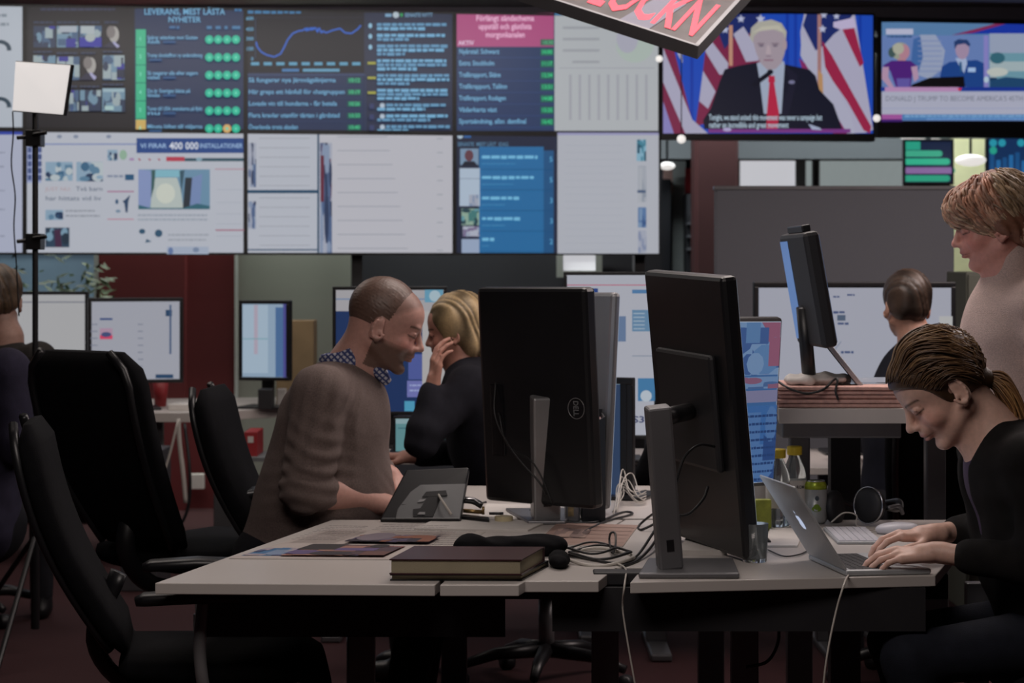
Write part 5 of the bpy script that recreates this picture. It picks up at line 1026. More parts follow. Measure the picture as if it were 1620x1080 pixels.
def short(h): return [h.E((-.018, 0, .055), (.102, .086, .094), .012), h.E((-.05, 0, .0), (.058, .07, .05), .02), h.E((.1, 0, -.02), (.08, .12, .085), .012, 's'), h.E((.0, .09, .0), (.028, .022, .034), .006, 's'), h.E((.0, -.09, .0), (.028, .022, .034), .006, 's')]
def bob(h): return [h.E((-.02, 0, .05), (.108, .092, .098), .012), h.E((-.045, 0, -.03), (.065, .085, .075), .03), h.E((.1, 0, -.03), (.07, .12, .095), .012, 's')]
def seatJ(x, y, d, z=0, lean=.0, shw=.19, **kw):
    """seated pose facing d=(dx,dy)"""
    f = unit((d[0], d[1], 0)); l = A((-f[1], f[0], 0)); b = A((x, y, 0)); q = lambda a, s, zz: tuple(b+f*a+l*s+A((0, 0, zz+z)))
    J = dict(pelvis=q(0, 0, .58), belly=q(.02+lean*.3, 0, .76), chest=q(.03+lean*.7, 0, .96), neck=q(.03+lean, 0, 1.12), shL=q(.03+lean*.9, shw, 1.06), shR=q(.03+lean*.9, -shw, 1.06), elL=q(.08+lean, shw+.06, .82), elR=q(.08+lean, -shw-.06, .82), wrL=q(.32+lean, .12, .80), wrR=q(.32+lean, -.12, .80),
             knL=q(.42, .12, .54-z), knR=q(.42, -.12, .54-z), anL=q(.38, .12, .09-z), anR=q(.38, -.12, .09-z), fwd=f, hdL=f, hdR=f, htL=-l, htR=l); J.update(kw); return J
# person with hand at the chin, behind the man
J4 = seatJ(.02, 7.55, (-1, .25), -.03, .1, .18)
J4['elL'] = tuple(P(668, 694, 7.25)); J4['wrL'] = tuple(P(684, 612, 7.3)); J4['hdL'] = (.12, .0, 1); J4['htL'] = (0, 1, .1); J4['huL'] = (-1, -.4, .1); J4['shL'] = tuple(P(742, 612, 7.35)); J4['neck'] = tuple(P(735, 572, 7.5)); J4['chest'] = tuple(P(762, 640, 7.5)); J4['belly'] = tuple(P(775, 700, 7.55)); J4['shR'] = tuple(P(735, 605, 7.75))
simple('person in black top resting chin on hand behind the stapler desk', (.02, 7.55), HF(P(724, 528, 7.5), (-.93, .2, -.25), (-.25, 0, .95), 1.0), J4, (.5, .25, .19), (.33, .24, .13), BLK('black_cotton', (.013, .013, .019)), bob, fw=(-1, .25, 0))
# dark haired person facing the far white screen
J7 = seatJ(1.42, 7.62, (-.1, 1), .0, .05, .17); h7 = HF(tuple(P(1434, 490, 7.68)), (-.15, .98, -.1), (0, .1, .99), .98)
J7['neck'] = tuple(P(1452, 548, 7.65)); J7['shL'] = tuple(P(1432, 580, 7.68)); J7['shR'] = tuple(P(1500, 580, 7.6)); J7['chest'] = tuple(P(1462, 620, 7.64)); J7['elL'] = tuple(P(1425, 690, 7.75)); J7['belly'] = (1.44, 7.63, .86)
simple('dark haired person seen from behind before the large white screen', (1.42, 7.62), h7, J7, (.5, .27, .2), (.045, .028, .02), BLK('navy_jacket', (.012, .013, .022)), short, fw=(-.1, 1, 0))
# person in dark jacket far left, back to the viewer
J5 = seatJ(-2.02, 8.5, (-.12, 1), .02, .0, .2); h5 = HF(tuple(P(-2, 480, 8.5)), (-.25, .96, -.12), (0, .12, .99), 1.05)
J5['neck'] = tuple(P(10, 534, 8.48)); J5['shR'] = tuple(P(60, 570, 8.42)); J5['shL'] = tuple(P(-55, 570, 8.55)); J5['chest'] = tuple(P(5, 630, 8.48)); J5['elR'] = tuple(P(80, 670, 8.45)); J5['belly'] = (-2.0, 8.48, .82)
simple('person in grey black jacket seen from behind at far left', (-2.02, 8.5), h5, J5, (.42, .25, .2), (.09, .058, .036), BLK('charcoal_jacket', (.03, .027, .026)), short, fw=(-.12, 1, 0))
# person at the left edge in dark blue
J6 = seatJ(-1.78, 7.0, (-.5, .85), .04, .05, .2); h6 = HF(tuple(P(-48, 487, 7.0)), (-.5, .85, -.1), (0, .1, .99), 1.08)
J6['neck'] = tuple(P(-40, 545, 7.0)); J6['shR'] = tuple(P(12, 588, 6.88)); J6['shL'] = tuple(P(-110, 588, 7.1)); J6['chest'] = tuple(P(-40, 640, 7.0)); J6['elR'] = tuple(P(26, 705, 6.85)); J6['belly'] = (-1.76, 7.0, .82)
simple('person in dark blue shirt cut off by the left edge', (-1.78, 7.0), h6, J6, (.5, .26, .19), (.12, .08, .05), BLK('dark_blue_cotton', (.03, .027, .05)), short, fw=(-.5, .85, 0))
# ================================================================ THINGS ON THE DESKS
def one(name, label, cat, group=None, at=(0, 0, 0)): return thing(name, label, cat, at, 0, group)
def tc(pts, n=6): return catmull(pts, n)
# open laptop of the ponytail person
z0 = DZ+.001; C0 = Vector((.786, 5.064, z0)); D0 = Vector((.738, 5.354, z0)); hd_ = (D0-C0).normalized(); ud = Vector((hd_.y, -hd_.x, 0)); L = (D0-C0).length
lt = one('laptop', 'thin aluminium laptop with glowing logo, open on the right desk', 'laptop', at=C0+ud*.1)
T = frame(C0, ud, hd_, (0, 0, 1)); MB().box((0, 0, 0), (.212, L, .013), T).build('base', M['alu'], lt, bevel=.004)
kbp = MB()
for r_ in range(6):
    for q in range(14): kbp.box((.018+r_*.0175, .02+q*.0187, .0128), (.033+r_*.0175, .036+q*.0187, .0142), T)
tag(kbp.build('keys', M['blackmat'], lt, bevel=0), kind='stuff')
MB().box((.135, L*.32, .013), (.198, L*.68, .0134), T).build('trackpad', M['silver'], lt)
lv = Vector((-.128, 0, .204)).normalized(); ln = lv.cross(hd_).normalized(); ln = ln if ln.x < 0 else -ln        # outward (back) side
TL_ = frame(C0+Vector((0, 0, .012)), hd_, lv, ln); Hh = .232
lid = MB().box((0, 0, -.006), (L, Hh, 0), TL_).build('lid', M['alu'], lt, bevel=.0028)
c = Canvas(lambda x, y, off=0: TL_@Vector((x, y, -.0066-off)), .0002); c.rect(.008, .012, L-.008, Hh-.008, (170, 172, 180)); c.blur_text(.03, .2, .15, .008, (90, 95, 110)); c.build('screen', SCREEN, lt)
c = Canvas(lambda x, y, off=0: TL_@Vector((L/2+x, Hh*.5+y, .0006+off)), .0002)
ap = [(0, .014), (.006, .0165), (.012, .0145), (.0155, .009), (.0125, .004), (.013, -.002), (.017, -.005), (.013, -.013), (.007, -.0175), (.002, -.016), (-.002, -.016), (-.007, -.0175), (-.0135, -.012), (-.017, -.003), (-.016, .006), (-.011, .014), (-.005, .0165)]
c.poly([(x*1.15, y*1.15) for x, y in ap], (170, 180, 205)); c.poly([(0, .022), (.006, .026), (.008, .033), (.002, .029)], (170, 180, 205)); c.build('glowing_logo', SCREEN, lid)
# white keyboard, mouse, headphones
kx = PZ(1325, 861, DZ); kb_ = one('keyboard', 'white flat keyboard lying beyond the open laptop', 'keyboard', at=kx); hk = Vector((.02, 1, 0)).normalized(); T = frame(kx+Vector((0, 0, .001)), (1, 0, 0), hk, (0, 0, 1))
MB().box((0, 0, 0), (.118, .3, .007), T).build('base', M['alu'], kb_, bevel=.002)
km = MB()
for r_ in range(6):
    for q in range(15): km.box((.005+r_*.0186, .005+q*.0195, .007), (.0215+r_*.0186, .0225+q*.0195, .0098), T)
tag(km.build('keys', M['keys'], kb_), kind='stuff')
mp = PZ(1424, 846, DZ); ms = one('computer_mouse', 'white computer mouse beside the black headphones', 'mouse', at=mp)
organic('shell', [ell(mp+Vector((0, .03, .012)), (.062, .034, .020), .01), cap(mp+Vector((-.045, .03, .008)), mp+Vector((.04, .03, .010)), .012, .016, .01), ell(mp+Vector((0, .03, -.02)), (.09, .06, .022), .004, 's')], .003, M['keys'], ms, smooth=2)
MB().tube(tc([mp+Vector((-.06, .03, .006)), mp+Vector((-.11, .04, .004)), P(1400, 835, 6.0), P(1357, 832, 6.0), P(1355, 815, 6.0), P(1335, 811, 6.0), P(1315, 826, 6.0)]), .0022, 6).build('mouse_cable', M['wcable'], ms, smooth=True)
hp = PZ(1375, 824, DZ); hp.y = 6.06; hq = one('headphones', 'large black headphones with silver ring on the right desk', 'headphones', at=(hp.x, hp.y, DZ)); cc = P(1376, 799, 6.06)
def ringT(c_, n_): n_ = Vector(n_).normalized(); x = n_.orthogonal().normalized(); return frame(c_, x, n_.cross(x), n_)
Tn = ringT(cc, (-.75, -.65, .1))
MB().lathe([(.02, -.02), (.042, -.018), (.050, -.008), (.050, .006), (.040, .014), (.015, .016)], 28, Tn).build('ear_cup', M['blackmat'], hq, smooth=True)
MB().tube([Tn@Vector((.0515*math.cos(a), .0515*math.sin(a), .007)) for a in np.linspace(0, 6.283, 33)], .0026, 6, caps=False).build('silver_ring', M['chrome'], hq, smooth=True)
c2 = P(1322, 802, 6.12); Tm = ringT(c2, (.8, -.5, .1)); MB().lathe([(.02, -.02), (.040, -.018), (.048, -.008), (.048, .006), (.036, .014), (.015, .016)], 28, Tm).build('ear_cup', M['blackmat'], hq, smooth=True)
MB().tube(tc([c2+Vector((0, .0, .03)), P(1330, 790, 6.25), P(1352, 800, 6.35), P(1395, 795, 6.3), P(1420, 792, 6.2), P(1424, 806, 6.12), cc+Vector((.05, .01, -.01))]), .010, 8, flat=.5).build('headband', M['black'], hq, smooth=True)
MB().tube(tc([P(1405, 803, 6.02), P(1422, 800, 6.04), P(1428, 812, 6.06)]), .006, 8).build('yoke', M['steel'], hq, smooth=True)
# bottles, can, glass
def bottle(label, x, s=561, full=.22):
    p = P(x, 0, F/s); p.z = DZ; t = one('plastic_bottle', label, 'bottle', 'water bottles with yellow caps', p)
    MB().lathe([(.026, 0), (.033, .006), (.034, .03), (.032, .05), (.034, .07), (.034, .13), (.031, .15), (.020, .178), (.0135, .192), (.0125, .2), (.0125, .205)], 28, c=tuple(p)).build('bottle_body', M['pet'], t, smooth=True)
    MB().lathe([(.0345, .055), (.0347, .056), (.0347, .122), (.0345, .123)], 28, c=tuple(p)).build('paper_label', M['paper'], t, smooth=True)
    MB().lathe([(.0205, .193), (.0215, .195), (.0215, .215), (.0195, .218)], 24, c=tuple(p)).build('cap', M['yellow'], t, bevel=.001); return t, p
bottle('yellow capped bottle farthest left, mostly behind the lit newspaper screen', 1201, 548); bottle('yellow capped bottle in the middle of the three by the laptop', 1231, 565)
t, p = bottle('yellow capped bottle next to the lime topped can', 1257, 556)
c = Canvas(lambda x, y, off=0: Vector((p.x+.0352*math.sin(x/.035), p.y-.0352*math.cos(x/.035)-off, p.z+y)), .0001); c.m = (lambda m_: (lambda x, y, off=0: m_(x, .1-y, off)))(c.m); c.text(.001, .0, .009, 'ROM', (20, 22, 40), True, .024); c.build('label_print', PRINT, t)
p = P(1290, 0, 6.1); p.z = DZ; t = one('drink_can', 'white and lime drink can beside the yellow capped bottles', 'can', at=p)
MB().lathe([(.024, 0), (.031, .006), (.0325, .012), (.0325, .098)], 28, c=tuple(p)).build('can_body', mat('can_white', (.40, .42, .42), .35, .3), t, smooth=True)
MB().lathe([(.0326, .098), (.0326, .110), (.0275, .118), (.0265, .120)], 28, c=tuple(p)).build('can_shoulder', mat('lime_metal', (.34, .42, .03), .3, .4), t, smooth=True)
MB().lathe([(.0268, .119), (.0275, .122), (.025, .122), (.024, .119)], 28, c=tuple(p)).build('can_rim', M['chrome'], t, smooth=True)
c = Canvas(lambda x, y, off=0: Vector((p.x+.0328*math.sin(x/.0325), p.y-.0328*math.cos(x/.0325)-off, p.z+y)), .0002); c.ell(0, .074, .006, .007, (60, 70, 80)); c.ell(-.001, .044, .014, .008, (110, 140, 30)); c.ell(-.001, .050, .009, .008, (110, 140, 30)); c.build('can_print', PRINT, t)
q = PZ(1194, 888, DZ); t = one('drinking_glass', 'clear glass with yellow slice beside the front monitor foot', 'glass', at=q)
MB().lathe([(.028, 0), (.030, .003), (.034, .095), (.0325, .095), (.0275, .010), (.0, .009)], 28, c=tuple(q)).build('tumbler', M['glass'], t, smooth=True)
organic('lemon_slice', [ell(q+Vector((0, 0, .024)), (.021, .019, .010), .004)], .003, M['yellow'], t)
q = P(1207, 0, 5.95); tag(MB().box((q.x-.022, q.y-.015, DZ), (q.x+.022, q.y+.015, DZ+.085)).build('juice_carton', mat('lime_card', (.36, .40, .05), .5, var=.3, vscale=30), bevel=.004), 'small lime yellow carton between glass and bottles', 'carton')
# sheets of paper and magazine
def sheet(name, label, cat, px, z=DZ, m='paper', th=.0015, draw=None, group=None, dz=0):
    pts = [PZ(x, y, z) for x, y in px]; c_ = sum(pts, Vector())/4; t = one(name, label, cat, group, (c_.x, c_.y, z)); pts = [p_+Vector((0, 0, dz)) for p_ in pts]
    MB().prism(pts, (0, 0, th)).build('sheet', M[m], t)
    if draw:
        a, b, c3, d = pts
        f = lambda u, v, off=0: (a*(1-u)+b*u)*(1-v)+(d*(1-u)+c3*u)*v+Vector((0, 0, th+off+.0001))
        cv = Canvas(f, .00008); draw(cv); cv.build('print', PRINT, t)
    return t
def mag(c):
    c.rect(0, 0, 1, 1, (180, 170, 165))
    c.photo(.02, .08, .26, .33, [(55, 105, 150), (120, 140, 170), (70, 80, 120), (160, 150, 160)], 3, 4, 4); c.photo(.26, .06, .86, .42, [(95, 60, 55), (40, 35, 45), (150, 110, 100), (120, 60, 60), (70, 50, 60), (35, 30, 35), (90, 75, 120)], 4, 9, 6)
    c.photo(.42, .5, .98, .74, [(70, 60, 90), (40, 34, 50), (130, 80, 60), (110, 100, 120), (60, 40, 45)], 5, 7, 4); c.ell(.56, .66, .12, .14, (120, 110, 120))
    for y in np.arange(.52, .95, .045): c.blur_text(.05, .36, y, .018, (120, 112, 112), 2)
    for y in np.arange(.80, .97, .05): c.blur_text(.45, .96, y, .02, (125, 118, 118), 2)
sheet('magazine', 'open colour magazine lying on the left desk', 'magazine', [(362, 884), (640, 886), (722, 842), (520, 838)], draw=mag, dz=.0005)
def pg(c):
    c.rect(0, 0, 1, 1, (185, 178, 172))
    for k in range(9): c.blur_text(.08, .9, .1+k*.09, .03, (110, 105, 105), k)
sheet('paper_sheet', 'printed page between magazine and burgundy book', 'paper', [(640, 868), (716, 868), (768, 842), (700, 842)], draw=pg, group='loose papers')
sheet('paper_sheet', 'blank white sheets behind the magazine, beside the stapler', 'paper', [(655, 838), (835, 841), (868, 826), (690, 823)], th=.005, group='loose papers')
sheet('newspaper', 'pinkish brown newspaper sheets between books and cable coil', 'newspaper', [(846, 862), (985, 866), (1010, 832), (882, 828)], m='paper', draw=lambda c: (c.rect(0, 0, 1, 1, (158, 132, 122)), [c.line([(.02, .1+k*.19), (.98, .16+k*.17)], .012, (110, 85, 78)) for k in range(5)], c.photo(.1, .3, .5, .7, [(130, 110, 105), (165, 140, 130), (100, 84, 82)], 3)), th=.003)
sheet('paper_stack', 'thin stack of papers behind the foot of the front monitor', 'paper', [(1072, 878), (1150, 878), (1162, 852), (1090, 850)], th=.012, group='loose papers')
sheet('paper_sheet', 'white sheets under the laptop lid, beyond the glass', 'paper', [(1212, 866), (1262, 866), (1272, 838), (1218, 838)], th=.006, group='loose papers')
sheet('paper_sheet', 'white sheet at the foot of the large round logo monitor', 'paper', [(756, 818), (842, 820), (860, 799), (770, 797)], th=.002, group='loose papers', z=DZ)
# books
def book(label, fl, fr, br, bl_, z0_, z1_, m, grp='books on the left desk'):
    pts = [PZ(*fl, z1_), PZ(*fr, z1_), PZ(*br, z1_), PZ(*bl_, z1_)]; c_ = sum(pts, Vector())/4; t = one('book', label, 'book', grp, (c_.x, c_.y, z0_)); dn = Vector((0, 0, -1)); th = z1_-z0_; cv = .003
    MB().prism(pts, dn*cv).prism([p_-Vector((0, 0, th-cv)) for p_ in pts], dn*cv).prism([pts[0]+(pts[3]-pts[0])*.97, pts[1]+(pts[2]-pts[1])*.97, pts[2], pts[3]], dn*th).build('cover', M[m], t)
    ce = sum(pts, Vector())/4; MB().prism([ce+(p_-ce)*.975-Vector((0, 0, cv)) for p_ in pts], dn*(th-2*cv)).build('pages', M['cream2'], t); return t
book('lower thin book beneath the thick burgundy book', (617, 908), (826, 908), (868, 886), (650, 886), .7302, .7455, 'black'); book('thick burgundy book on top of the thin book', (616, 884), (825, 885), (862, 864), (656, 863), .7462, .782, 'burg')
pth = [PZ(725, 862, DZ+.03), PZ(745, 855, DZ+.042), PZ(800, 858, DZ+.035), PZ(870, 862, DZ+.035), PZ(898, 872, DZ+.02)]
pch = one('fabric_pouch', 'black fabric pouch slumped behind the burgundy book', 'pouch', at=(.05, 5.35, DZ))
organic('pouch_body', [ell((P(745, 0, 5.44).x, 5.44, DZ+.024), (.045, .035, .030), .03), ell((P(800, 0, 5.47).x, 5.47, DZ+.022), (.07, .05, .024), .03), ell((P(862, 0, 5.45).x, 5.45, DZ+.024), (.06, .06, .026), .03), ell((P(884, 0, 5.26).x, 5.26, DZ+.016), (.026, .10, .018), .03)], .005, M['mesh'], pch, None, lambda q_: .003*np.sin(q_@A((22, 60, 40)))*np.sin(q_@A((44, 40, 20))))
# desk telephone / tilted touch panel seen from behind
q0, q1, q2, q3 = P(600, 821, 6.12), P(728, 821, 6.10), P(742, 738, 6.24), P(642, 742, 6.24)
ph = one('touch_panel', 'tilted black touch panel with silver back cover, at the far edge of the left desk', 'panel', at=((q0.x+q1.x)/2, 6.12, DZ)); n = (q1-q0).cross(q3-q0).normalized(); n = n if n.y < 0 else -n
MB().prism([q0, q1, q2, q3], -n*.028).build('frame', M['black'], ph, bevel=.006)
def inq(u, v, off=0): return (q0*(1-u)+q1*u)*(1-v)+(q3*(1-u)+q2*u)*v+n*off
pv = [inq(.20, .0, .004), inq(1.0, .0, .004), inq(1.0, .66, .004), inq(.34, .66, .004), inq(.24, .52, .004), inq(.17, .18, .004)]; bk = MB().prism(pv, -n*.006).build('back_cover', mat('back_cover_silver', (.17, .175, .18), .4, .35), ph, bevel=.002)
MB().prism([inq(.44, .40, .006), inq(.78, .42, .006), inq(.74, .52, .006), inq(.47, .50, .006)], n*.002).prism([inq(.52, .40, .006), inq(.70, .41, .006), inq(.66, .02, .006), inq(.42, .02, .006), inq(.38, .16, .006), inq(.47, .18, .006)], n*.002).build('socket_recess', M['black'], bk)
MB().prism([inq(.46, .05, .009), inq(.56, .05, .009), inq(.55, .10, .009), inq(.48, .10, .009)], n*.001).build('maker_mark', M['silver'], bk)
MB().prism([inq(.40, .30, .006), inq(.48, .31, .006), inq(.50, .36, .006), inq(.42, .35, .006)], n*.0015).build('port_cover', M['silver'], bk)
MB().tube(tc([inq(.66, .42, .012), inq(.72, .28, .03), inq(.82, .12, .03), inq(.9, .01, .02)]), .0035, 6).build('panel_cable', M['wcable'], ph, smooth=True)
MB().box((q0.x+.06, 6.145, DZ), (q1.x-.03, 6.20, DZ+.05)).build('rear_foot', M['black'], ph, bevel=.004)
# hole punch / stapler
s0 = PZ(745, 829, DZ); st = one('hole_punch', 'black hole punch with metal lever standing before the large monitor', 'hole punch', at=s0)
a0 = PZ(716, 822, DZ)+Vector((0, 0, .008)); a1 = PZ(774, 829, DZ)+Vector((0, 0, .008))
MB().prism([a0+Vector((-.005, 0, -.008)), a1+Vector((0, 0, -.008)), a1+Vector((.0, .06, -.008)), a0+Vector((-.005, .06, -.008))], (0, 0, .014)).build('base', M['black'], st, bevel=.004)
MB().tube(tc([a0+Vector((.0, .02, .0)), a0+Vector((-.004, .02, .025)), a0+Vector((.01, .02, .045)), a0+Vector((.055, .02, .045)), a0+Vector((.085, .02, .03))]), .011, 10, flat=.6).build('handle', M['black'], st, smooth=True)
MB().tube([a0+Vector((.005, .01, .052)), a0+Vector((.06, .01, .051)), a0+Vector((.078, .01, .038)), a0+Vector((.098, .01, .042))], .003, 6).build('metal_lever', M['chrome'], st, smooth=True)
MB().tube([a0+Vector((.088, .02, .005)), a0+Vector((.088, .02, .028))], .004, 8).tube([a0+Vector((.03, .02, .016)), a0+Vector((.085, .02, .012))], .006, 8).build('punch_pin', mat('brass', (.42, .28, .12), .35, .8), st, smooth=True)
q = PZ(797, 826, DZ); MBt = MB().lathe([(.013, 0), (.026, 0), (.026, .018), (.013, .018)], 28, c=tuple(q)); tag(MBt.build('tape_roll', M['tape'], smooth=False), 'cream tape roll lying right of the hole punch', 'tape')
q = PZ(790, 815, DZ); tag(MB().tube([q+Vector((-.03, 0, .005)), q+Vector((.012, 0, .005))], .0048, 8).build('pen', M['black'], smooth=True), 'short black pen behind the tape roll', 'pen')
# charcoal file holder and neighbours
x0, x1 = P(921, 0, 6.12).x, P(958, 0, 6.12).x; zt = P(0, 655, 6.12).z; fh = one('file_holder', 'charcoal file holder with scooped top and white label', 'holder', at=((x0+x1)/2, 6.2, DZ))
poly = [(x0, 6.12, DZ), (x1, 6.12, DZ), (x1, 6.12, zt-.005)]+[(x0+(x1-x0)*(1-k/8), 6.12, zt-.005-.018*math.sin(math.pi*k/8)+.01*k/8) for k in range(1, 8)]+[(x0, 6.12, zt+.008)]
MB().prism(poly, (0, .012, 0)).build('front_panel', M['blackmat'], fh, bevel=.001); mb = MB().box((x0, 6.132, DZ), (x0+.004, 6.34, zt)).box((x1-.004, 6.132, DZ), (x1, 6.34, zt-.01)).box((x0, 6.336, DZ), (x1, 6.34, zt)); mb.build('side_walls', M['blackmat'], fh)
tag(MB().box((x0+.006, 6.14, DZ+.002), (x1-.006, 6.33, zt-.022)).build('folder_stack', mat('pinkish_paper', (.36, .24, .23), .8, var=.1), bevel=.001), 'pinkish papers held inside the charcoal file holder', 'papers')
xl = (x0+x1)/2; MB().box((xl-.010, 6.1185, P(0, 790, 6.12).z), (xl+.010, 6.12, P(0, 776, 6.12).z)).build('white_label', M['paper'], fh, bevel=.001)
q = P(905, 0, 6.15); sp = one('hard_drive', 'grey upright box between monitor stand and charcoal holder', 'box', at=(q.x, 6.15, DZ)); MB().box((q.x-.020, 6.13, DZ), (q.x+.022, 6.25, P(0, 738, 6.15).z)).build('case', M['silver'], sp, bevel=.006)
MB().box((q.x-.012, 6.128, P(0, 815, 6.15).z), (q.x+.004, 6.130, P(0, 795, 6.15).z)).build('sticker', mat('sticker_tan', (.42, .30, .14), .6, var=.5, vscale=60), sp)
q = P(913, 0, 6.3); tag(MB().lathe([(.010, 0), (.0105, .002), (.0105, .03), (.009, .032)], 16, c=(q.x, 6.19, P(0, 738, 6.15).z)).build('glue_stick', mat('dark_green_plastic', (.02, .12, .05), .4)), 'dark green stick standing on the grey upright box', 'glue stick')
# cables
def cable(label, pts, r=.003, m='rubber', grp='cables on the desks', n=6):
    tag(MB().tube(tc([Vector(p_) for p_ in pts], n), r, 6).build('cable', M[m], smooth=True), label, 'cable', grp)
def Q(x, y, h=.004): p_ = PZ(x, y, DZ); p_.z += h; return p_
cable('black cable running from the silver monitor stand along the newspaper', [Q(835, 815), Q(852, 806, .03), Q(872, 796, .06), Q(880, 790, .07), Q(870, 806, .03), Q(845, 818), Q(880, 827), Q(940, 828), Q(985, 812), Q(1000, 815), Q(960, 826), Q(925, 842)], .0032)
cable('black cable loops leaning against the front monitor stand', [Q(1048, 862, .06), Q(1040, 838, .05), Q(1012, 832), Q(1015, 840), Q(1048, 842, .03), Q(1035, 870, .02), Q(1010, 888), Q(985, 898)], .0036)
cable('thick black cable dropping from front stand to cable gap', [Q(1046, 850, .05), Q(1030, 866, .03), Q(1005, 884), Q(975, 893), Q(940, 888), Q(900, 880)], .0036)
for k, (cx, cy, rx, ry_, m, r, lab) in enumerate(((945, 884, 56, 12, 'wcable', .0045, 'cream cable coiled in a wide ring beside the books'), (950, 880, 48, 9, 'rubber', .0035, 'black cable coil inside the cream ring'), (938, 877, 40, 7, 'rubber', .003, 'small black cable coil on top of the heap'))):
    cable(lab, [Q(cx+rx*math.cos(a)*(1+.04*math.sin(a*2.3+k)), cy+ry_*math.sin(a), .005+.006*k+.004*math.sin(a*3)) for a in np.linspace(.4, 6.9+k, 22)], r, m, n=3)
cable('short black cable loop standing up from the coil', [Q(968, 880, .01), Q(964, 868, .02), Q(966, 868, .04), Q(973, 868, .04), Q(974, 872, .02), Q(970, 882, .01)], .003)
for k in range(7):
    r_ = random.Random(k); cable('white cable strand %s of the tangle behind the charcoal holder' % ('lowest', 'second lowest', 'third', 'middle', 'third highest', 'second highest', 'highest')[k], [Q(968+r_.uniform(0, 10), 818-r_.uniform(0, 8)), Q(980+r_.uniform(-6, 10), 800, .02+.012*k), Q(990+r_.uniform(-8, 12), 790, .03+.01*k), Q(1005+r_.uniform(-8, 12), 800, .01+.006*k), Q(1022, 798-k*2, .006+.003*k)], .0018, 'wcable', 'white cable tangle')
cable('pale cable hanging from the laptop down past the desk front', [Q(1352, 906, .003), Q(1342, 912, .003), PW(1335, 925, 695), PW(1322, 970, 697), PW(1308, 1040, 700), PW(1300, 1110, 700)], .0024, 'wcable')
cable('pale cable hanging through the gap between the desks', [Q(975, 893, .005), Q(990, 903, .004), PW(988, 925, 678), PW(985, 960, 676), PW(992, 1010, 676), PW(1006, 1090, 676)], .0024, 'wcable')
cable('thin black cable hanging under the left desk corner', [PW(335, 937, 665), PW(352, 975, 665), PW(380, 988, 660), PW(420, 985, 655), PW(450, 970, 650)], .0025)
cable('large black cable loop hanging under the right desk', [PW(1200, 955, 650), PW(1225, 975, 650), PW(1232, 1010, 650), PW(1215, 1045, 650), PW(1180, 1055, 650)], .004)
cable('dark cable from glass towards the laptop', [Q(1215, 872), Q(1240, 882), Q(1265, 879), Q(1280, 872)], .002)
cg = one('power_strip', 'dark power strip lying in the cable gap between the desks', 'power strip', at=(.27, 5.1, .62)); a = PZ(965, 905, .70); MB().box((a.x-.05, 5.10, .703), (a.x+.09, 5.16, .735)).build('case', M['blackmat'], cg, bevel=.004)
# raised desk: pink newspapers, laptop on clear stand, cables
rs_ = random.Random(4)
for k in range(5):
    z_ = HZ+.001+k*.0122; x_ = 1.0/F; fx = 1230+rs_.uniform(0, 6)-(k % 2)*2; y0_ = 6.05+rs_.uniform(0, .02); a = P(fx, 0, 6.05).x; b = P(1428+rs_.uniform(-6, 14), 0, 6.05).x
    mb = MB(); mb.prism([(a, y0_, z_), (b, y0_-.004, z_), (b+.01, y0_+.34, z_), (a-.005, y0_+.34, z_)], (0, 0, .0105)); tag(mb.build('newspaper', M['salmon'], bevel=.004), 'folded pink newspaper in the stack on the raised desk, ' + ('lowest', 'second from bottom', 'middle one', 'second from top', 'topmost')[k], 'newspaper', 'pink newspapers on the raised desk')
zt_ = HZ+.063
organic('crumpled_paper', [ell((P(1300, 0, 6.2).x, 6.2, zt_+.012), (.085, .09, .016), .02), ell((P(1268, 0, 6.15).x, 6.15, zt_+.010), (.05, .06, .014), .02)], .006, M['paper'], None, None, lambda q_: .006*np.sin(q_@A((70, 60, 20)))*np.sin(q_@A((45, -80, 30))))
tag(bpy.data.objects['crumpled_paper'], 'crumpled white paper on top of the pink newspapers', 'paper')
l2 = one('laptop', 'laptop on a clear stand on the raised desk, lid seen edge on', 'laptop', at=(P(1375, 0, 6.2).x, 6.2, zt_)); hz = P(1374, 626, 6.12); tp = P(1293, 524, 6.12)
lv2 = (tp-hz).normalized(); H2 = (tp-hz).length; yv = Vector((0.12, 1, 0)).normalized(); nn = lv2.cross(yv).normalized(); T2 = frame(hz, yv, lv2, nn)
MB().box((0, 0, -.008), (.33, H2, .006), T2).build('lid', M['alu'], l2, bevel=.003)
MB().box((0, .02, .006), (.31, H2-.01, .008), T2).build('screen', M['gloss'], l2)
MB().box((0, 0, 0), (.23, .33, .014), frame((hz.x, hz.y, hz.z-.012), (.995, -.1, 0), (.1, .995, 0), (0, 0, 1))).build('base', M['black'], l2, bevel=.004)
kk = MB(); Tk = frame((hz.x, hz.y, hz.z+.002), (.995, -.1, 0), (.1, .995, 0), (0, 0, 1))
for r_ in range(5):
    for q in range(14): kk.box((.02+r_*.019, .02+q*.021, 0), (.036+r_*.019, .038+q*.021, .0025), Tk)
tag(kk.build('keys', M['keys'], l2), kind='stuff')
cs = one('laptop_stand', 'clear acrylic stand under the laptop on the raised desk', 'stand', at=(P(1360, 0, 6.25).x, 6.25, zt_)); mb = MB()
for dy in (.02, .28): mb.prism([(hz.x-.14, hz.y+dy, zt_), (hz.x-.10, hz.y+dy, zt_), (hz.x+.01, hz.y+dy, hz.z-.014), (hz.x-.02, hz.y+dy, hz.z-.014)], (0, .006, 0)); mb.prism([(hz.x+.18, hz.y+dy, zt_), (hz.x+.22, hz.y+dy, zt_), (hz.x+.20, hz.y+dy, hz.z-.014), (hz.x+.17, hz.y+dy, hz.z-.014)], (0, .006, 0))
mb.box((hz.x-.14, hz.y+.02, zt_), (hz.x+.22, hz.y+.286, zt_+.005)); mb.build('acrylic_frame', M['glass'], cs)
